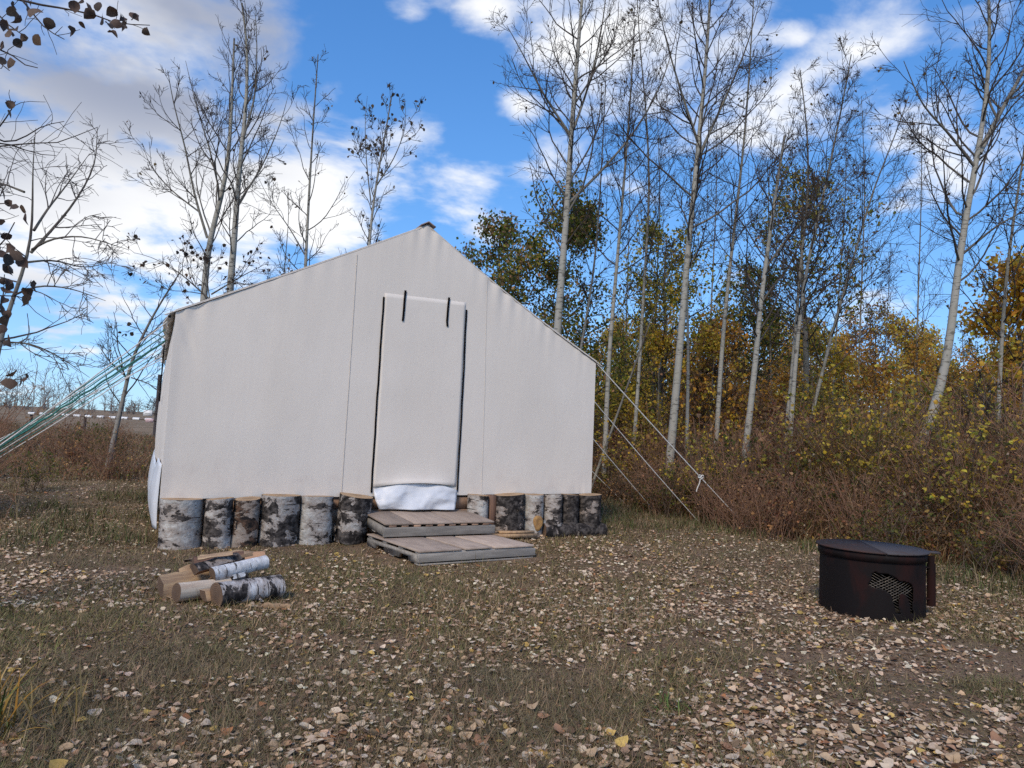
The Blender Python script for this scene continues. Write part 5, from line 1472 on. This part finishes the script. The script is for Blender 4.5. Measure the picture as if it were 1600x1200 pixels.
n = 640000
x, y = view_pts(n, 2.05, 15, 1.02)
gm = fbm(x, y, 1.4, 12) * .6 + vnoise(x, y, .35, 13) * .4                     # grassy or trodden
path = np.exp(-(((x - 2.2 + .25 * (y - 4)) / 1.5) ** 2)) * np.clip((8.5 - y) / 2, 0, 1) * .18
keepm = (rg.random(n) < np.clip((gm - .26 - path) * 4.5, .08, 1)) & on_free(x, y) & (x < xe(y) + .8)
x, y, gm = x[keepm], y[keepm], gm[keepm]; nn = len(x); z = gz(x, y)
hgt = rg.gamma(4, .0085, nn) * (.6 + .9 * gm); az = rg.uniform(0, 2 * PI, nn); ln = rg.uniform(.5, 4.0, nn)
w = rg.uniform(.0010, .0021, nn) * (1 + .20 * np.clip(y - 2.5, 0, 15))
d = nrm(np.stack([np.cos(az) * ln, np.sin(az) * ln, np.ones(nn)], -1)); b = np.stack([x, y, z - .002], -1)
sd_ = np.stack([-np.sin(az), np.cos(az), np.zeros(nn)], -1) * w[:, None]
tip = b + d * (hgt * 1.35)[:, None]
V = np.stack([b - sd_, b + sd_, tip], 1)
cg = pickw(rg, ((.20, .165, .062), (.135, .145, .045), (.33, .225, .12), (.42, .295, .165), (.10, .075, .038), (.26, .16, .085)), (3.0, 2.4, 2.4, 1.5, 1.2, 1.5), nn, .2)
gr = np.clip((fbm(x, y, .8, 27) - .52) * 5, 0, 1)[:, None]; cg = cg * (1 - .42 * gr) + np.array([.11, .13, .04]) * .42 * gr * rg.uniform(.6, 1.3, (nn, 1))
dry = np.clip((fbm(x, y, 2.2, 15) - .42) * 4, 0, 1)[:, None]; cg = cg * (1 - .45 * dry) + np.array([.165, .125, .085]) * .45 * dry
mb = MB(); mb.add(V.reshape(-1, 3), np.arange(nn * 3).reshape(-1, 3), np.repeat(cg, 3, 0))
# green tufts at the brush edge and round the tent
nt_ = 60000; x, y = rg.uniform(-6, 6, nt_), rg.uniform(6, 13, nt_)
de = x - xe(y); u = (x - TL[0]) * TE[0] + (y - TL[1]) * TE[1]; v = (x - TL[0]) * TN[0] + (y - TL[1]) * TN[1]
keepm = ((np.abs(de + .15) < .7) | ((u > 4.9) & (u < 6.8) & (v > -.2) & (v < 3)) | ((u > -1.6) & (u < -.1) & (v > .2) & (v < 5))) & (vnoise(x, y, .5, 19) > .38) & on_free(x, y)
x, y = x[keepm], y[keepm]; nn = len(x); b = np.stack([x, y, gz(x, y) - .01], -1); hgt = rg.gamma(4, .03, nn); az = rg.uniform(0, 2 * PI, nn); ln = rg.uniform(.15, .9, nn)
d = nrm(np.stack([np.cos(az) * ln, np.sin(az) * ln, np.ones(nn)], -1)); d2 = nrm(np.stack([np.cos(az) * ln * 3, np.sin(az) * ln * 3, np.full(nn, .6)], -1)); sd_ = np.stack([-np.sin(az), np.cos(az), np.zeros(nn)], -1) * rg.uniform(.002, .004, nn)[:, None]
m1 = b + d * (hgt * .6)[:, None]; tip = m1 + d2 * (hgt * .55)[:, None]
V = np.stack([b - sd_, b + sd_, m1 + sd_ * .8, m1 - sd_ * .8, tip], 1); fi = (np.arange(nn) * 5)[:, None, None] + mb.n
cg = pickw(rg, ((.07, .095, .028), (.10, .105, .035), (.17, .13, .07), (.21, .155, .09)), (2.5, 2, 2, 1.6), nn, .2)
mb.add(V.reshape(-1, 3), (np.arange(nn) * 5)[:, None] + np.array([[0, 1, 2, 3]]), np.repeat(cg, 5, 0)); mb.f[3].append((fi + np.array([[3, 2, 4]])[None]).reshape(-1, 3))
tag(part('grass', mb, M_GRASS), 'short matted olive and tan grass of the clearing', 'grass', kind='stuff')


def tussock(label, x, y, nbl, hgt, pal, seed):
    rng = np.random.default_rng(seed); t = thing('grass_tussock', label, 'grass tuft', (x, y, float(gz(x, y))))
    az = rng.uniform(0, 2 * PI, nbl); el = np.radians(rng.uniform(50, 85, nbl)); d = np.stack([np.cos(az) * np.cos(el), np.sin(az) * np.cos(el), np.sin(el)], -1)
    P = grow(np.stack([rng.normal(0, .05, nbl), rng.normal(0, .05, nbl), np.full(nbl, -.01)], -1), d, hgt * rng.uniform(.5, 1.2, nbl), 8, -.22, .05, rng)
    sd_ = nrm(np.cross(d, [0, 0, 1.]))[:, None] * (np.array([.004, .004, .0038, .0035, .003, .0025, .0016, .0004]) * 1.0)[None, :, None]
    V = np.stack([P - sd_, P + sd_], 2); idx = np.arange(nbl * 16).reshape(nbl, 8, 2)
    mb = MB(); mb.add(V.reshape(-1, 3), np.stack([idx[:, :-1, 0], idx[:, :-1, 1], idx[:, 1:, 1], idx[:, 1:, 0]], -1).reshape(-1, 4), np.repeat(pick(rng, pal, nbl, .2), 16, 0))
    part('blades', mb, M_GRASS, t, local=True, kind='stuff'); return t


p = gp(-8, 1140); tussock('orange and green grass tussock at the lower left edge', p[0], p[1], 60, .30, ((.34, .18, .03), (.22, .14, .03), (.09, .11, .03), (.28, .2, .08)), 1)
p = gp(95, 1110); tussock('small yellow arching grass tuft beside the lower left tussock', p[0], p[1], 18, .22, ((.34, .22, .06), (.20, .15, .06), (.3, .24, .12)), 2)
p = gp(45, 840); tussock('bent pale straw grass tuft at the left of the clearing', p[0], p[1], 16, .5, ((.30, .22, .12), (.22, .15, .08)), 3)
p = gp(980, 1110); tussock('small fresh green grass tuft in the foreground right of centre', p[0] + .18, p[1], 60, .07, ((.08, .13, .03), (.10, .14, .04)), 4)

# ------------------------------------------------------------------ fallen leaves
rg = np.random.default_rng(51)
LPAL = ((.72, .54, .37), (.58, .395, .24), (.56, .43, .30), (.40, .235, .135), (.60, .41, .12), (.17, .10, .058), (.42, .19, .08), (.80, .66, .48), (.34, .22, .135))
LW = (3.4, 2.6, 1.8, 1.3, .7, 1.6, .35, 2.4, 1.8)


def litter_pts(n, y0, y1, thr):
    x, y = view_pts(n, y0, y1, 1.02)
    right = np.clip((x - .15 * (6 - y)) / 1.6 + .2, 0, 1) * np.clip((9.5 - y) / 1.5, 0, 1)
    dn = fbm(x, y, .9, 22) * .7 + vnoise(x, y, .16, 23) * .3 + .11 * right + .035
    k = (rg.random(n) < np.clip((dn - thr) * 5.0, .05, 1)) & on_free(x, y)
    return x[k], y[k]


mb = MB()
x, y = litter_pts(22500, 2.0, 4.4, .43); nn = len(x)
P = np.stack([x, y, gz(x, y) + rg.uniform(.001, .017, nn)], -1); az = rg.uniform(0, 2 * PI, nn)
Zt = np.stack([rg.normal(0, .32, nn), rg.normal(0, .32, nn), np.ones(nn)], -1)
leaves(mb, P, np.stack([np.cos(az), np.sin(az), rg.normal(0, .12, nn)], -1), Zt, (rg.beta(1.5, 2.8, nn) * .040 + .012), pickw(rg, LPAL, LW, nn, .14), rg, 'full', .45, .22)
x, y = litter_pts(62000, 4.4, 14, .42); nn = len(x)
keepm = x < xe(y) + 3; x, y = x[keepm], y[keepm]; nn = len(x)
P = np.stack([x, y, gz(x, y) + rg.uniform(.003, .018, nn)], -1); az = rg.uniform(0, 2 * PI, nn)
Zt = np.stack([rg.normal(0, .35, nn), rg.normal(0, .35, nn), np.ones(nn)], -1)
leaves(mb, P, np.stack([np.cos(az), np.sin(az), rg.normal(0, .15, nn)], -1), Zt, (rg.beta(1.5, 2.8, nn) * .042 + .014), pickw(rg, LPAL, LW, nn, .14), rg, 'low', .45, .22)
# crumbs: broken leaf bits and chips
x, y = litter_pts(72000, 2.0, 9, .26); nn = len(x)
P = np.stack([x, y, gz(x, y) + rg.uniform(.001, .008, nn)], -1); az = rg.uniform(0, 2 * PI, nn)
leaves(mb, P, np.stack([np.cos(az), np.sin(az), rg.normal(0, .2, nn)], -1), np.stack([rg.normal(0, .4, nn), rg.normal(0, .4, nn), np.ones(nn)], -1), rg.uniform(.007, .022, nn), pickw(rg, ((.26, .165, .10), (.14, .085, .055), (.42, .30, .19), (.20, .13, .09)), (3, 3, 1.6, 2), nn, .2), rg, 'diamond', .4, .3)
tag(part('leaf_litter', mb, M_LEAF), 'litter of pale fallen poplar leaves and crumbs strewn over the clearing', 'fallen leaves', kind='stuff')
# the nearest leaves, each on its own
KIND = [('cream', (.78, .63, .45)), ('tan', (.55, .39, .235)), ('reddish brown', (.42, .23, .13)), ('yellow', (.60, .41, .12)), ('pale grey', (.56, .46, .345))]
lib = {}
for kn, c in KIND:
    for v_ in range(6):
        m_ = MB(); leaves(m_, np.zeros((1, 3)), np.array([[1., 0, 0]]), np.array([[0, 0, 1.]]), [.056], np.clip(np.array([c]) * rg.normal(1, .12), .02, .9), rg, 'full', .55, .28)
        st = np.array([[[0, 0, 0], [-.012, .003, .003], [-.026, .008, .001]]]); tubes(m_, st, np.array([[.0009, .0008, .0006]]), 4, np.broadcast_to(np.array(c) * .7, (1, 3, 3)))
        lib[(kn, v_)] = m_.mesh('fallen_leaf', M_LEAF, True)
got = 0
while got < 260:
    x, y = view_pts(1, 2.02, 3.1, .76, 1.0); x, y = float(x[0]), float(y[0])
    if rg.random() > np.clip((float(fbm(x, y, .9, 22)) - .28) * 3.5, .1, 1): continue
    kn, c = KIND[rg.choice(5, p=(.34, .28, .13, .10, .15))]; me = lib[(kn, int(rg.integers(6)))]
    o = bpy.data.objects.new('fallen_leaf', me); COL.objects.link(o)
    o.location = (x, y, float(gz(x, y)) + .012); o.rotation_euler = (rg.normal(0, .28), rg.normal(0, .28), rg.uniform(0, 6.28)); s_ = rg.uniform(.7, 1.15); o.scale = (s_, s_, s_)
    qx, qy = px_of((x, y, 0)); zn = ('in the lower left corner' if qx < 260 else 'straight below the firewood pile' if qx < 560 else 'straight below the pallet steps' if qx < 860 else 'left of and below the fire ring' if qx < 1240 else 'in the lower right corner')
    rw = 'at bottom edge' if qy > 1100 else 'a step further'
    tag(o, '%s fallen leaf %s, %s' % (kn, zn, rw), 'leaf', 'fallen leaves in the near foreground'); got += 1
# a few fallen twigs
for k, (px_, py_, L_, a_) in enumerate(((560, 1105, .35, .3), (1370, 1090, .3, 2.2), (130, 1000, .4, .8), (820, 1010, .28, 1.4), (1120, 930, .4, .2))):
    p = gp(px_, py_); s_ = np.linspace(-.5, .5, 7); q = np.stack([p[0] + s_ * L_ * math.cos(a_), p[1] + s_ * L_ * math.sin(a_) + .01 * np.sin(s_ * 9), 0 * s_], -1); q[:, 2] = gz(q[:, 0], q[:, 1]) + .012
    mb = MB(); tubes(mb, q[None], np.linspace(.004, .002, 7)[None], 5, np.broadcast_to(np.array([.10, .075, .058]), (1, 7, 3)))
    tag(part('fallen_twig', mb, M_STEM, smooth=True), ['thin twig on the grass below the firewood pile', 'thin twig among the leaves below the fire ring', 'thin twig at the left of the foreground', 'thin twig in front of the pallet steps', 'thin twig left of the fire ring'][k], 'twig', 'fallen twigs')
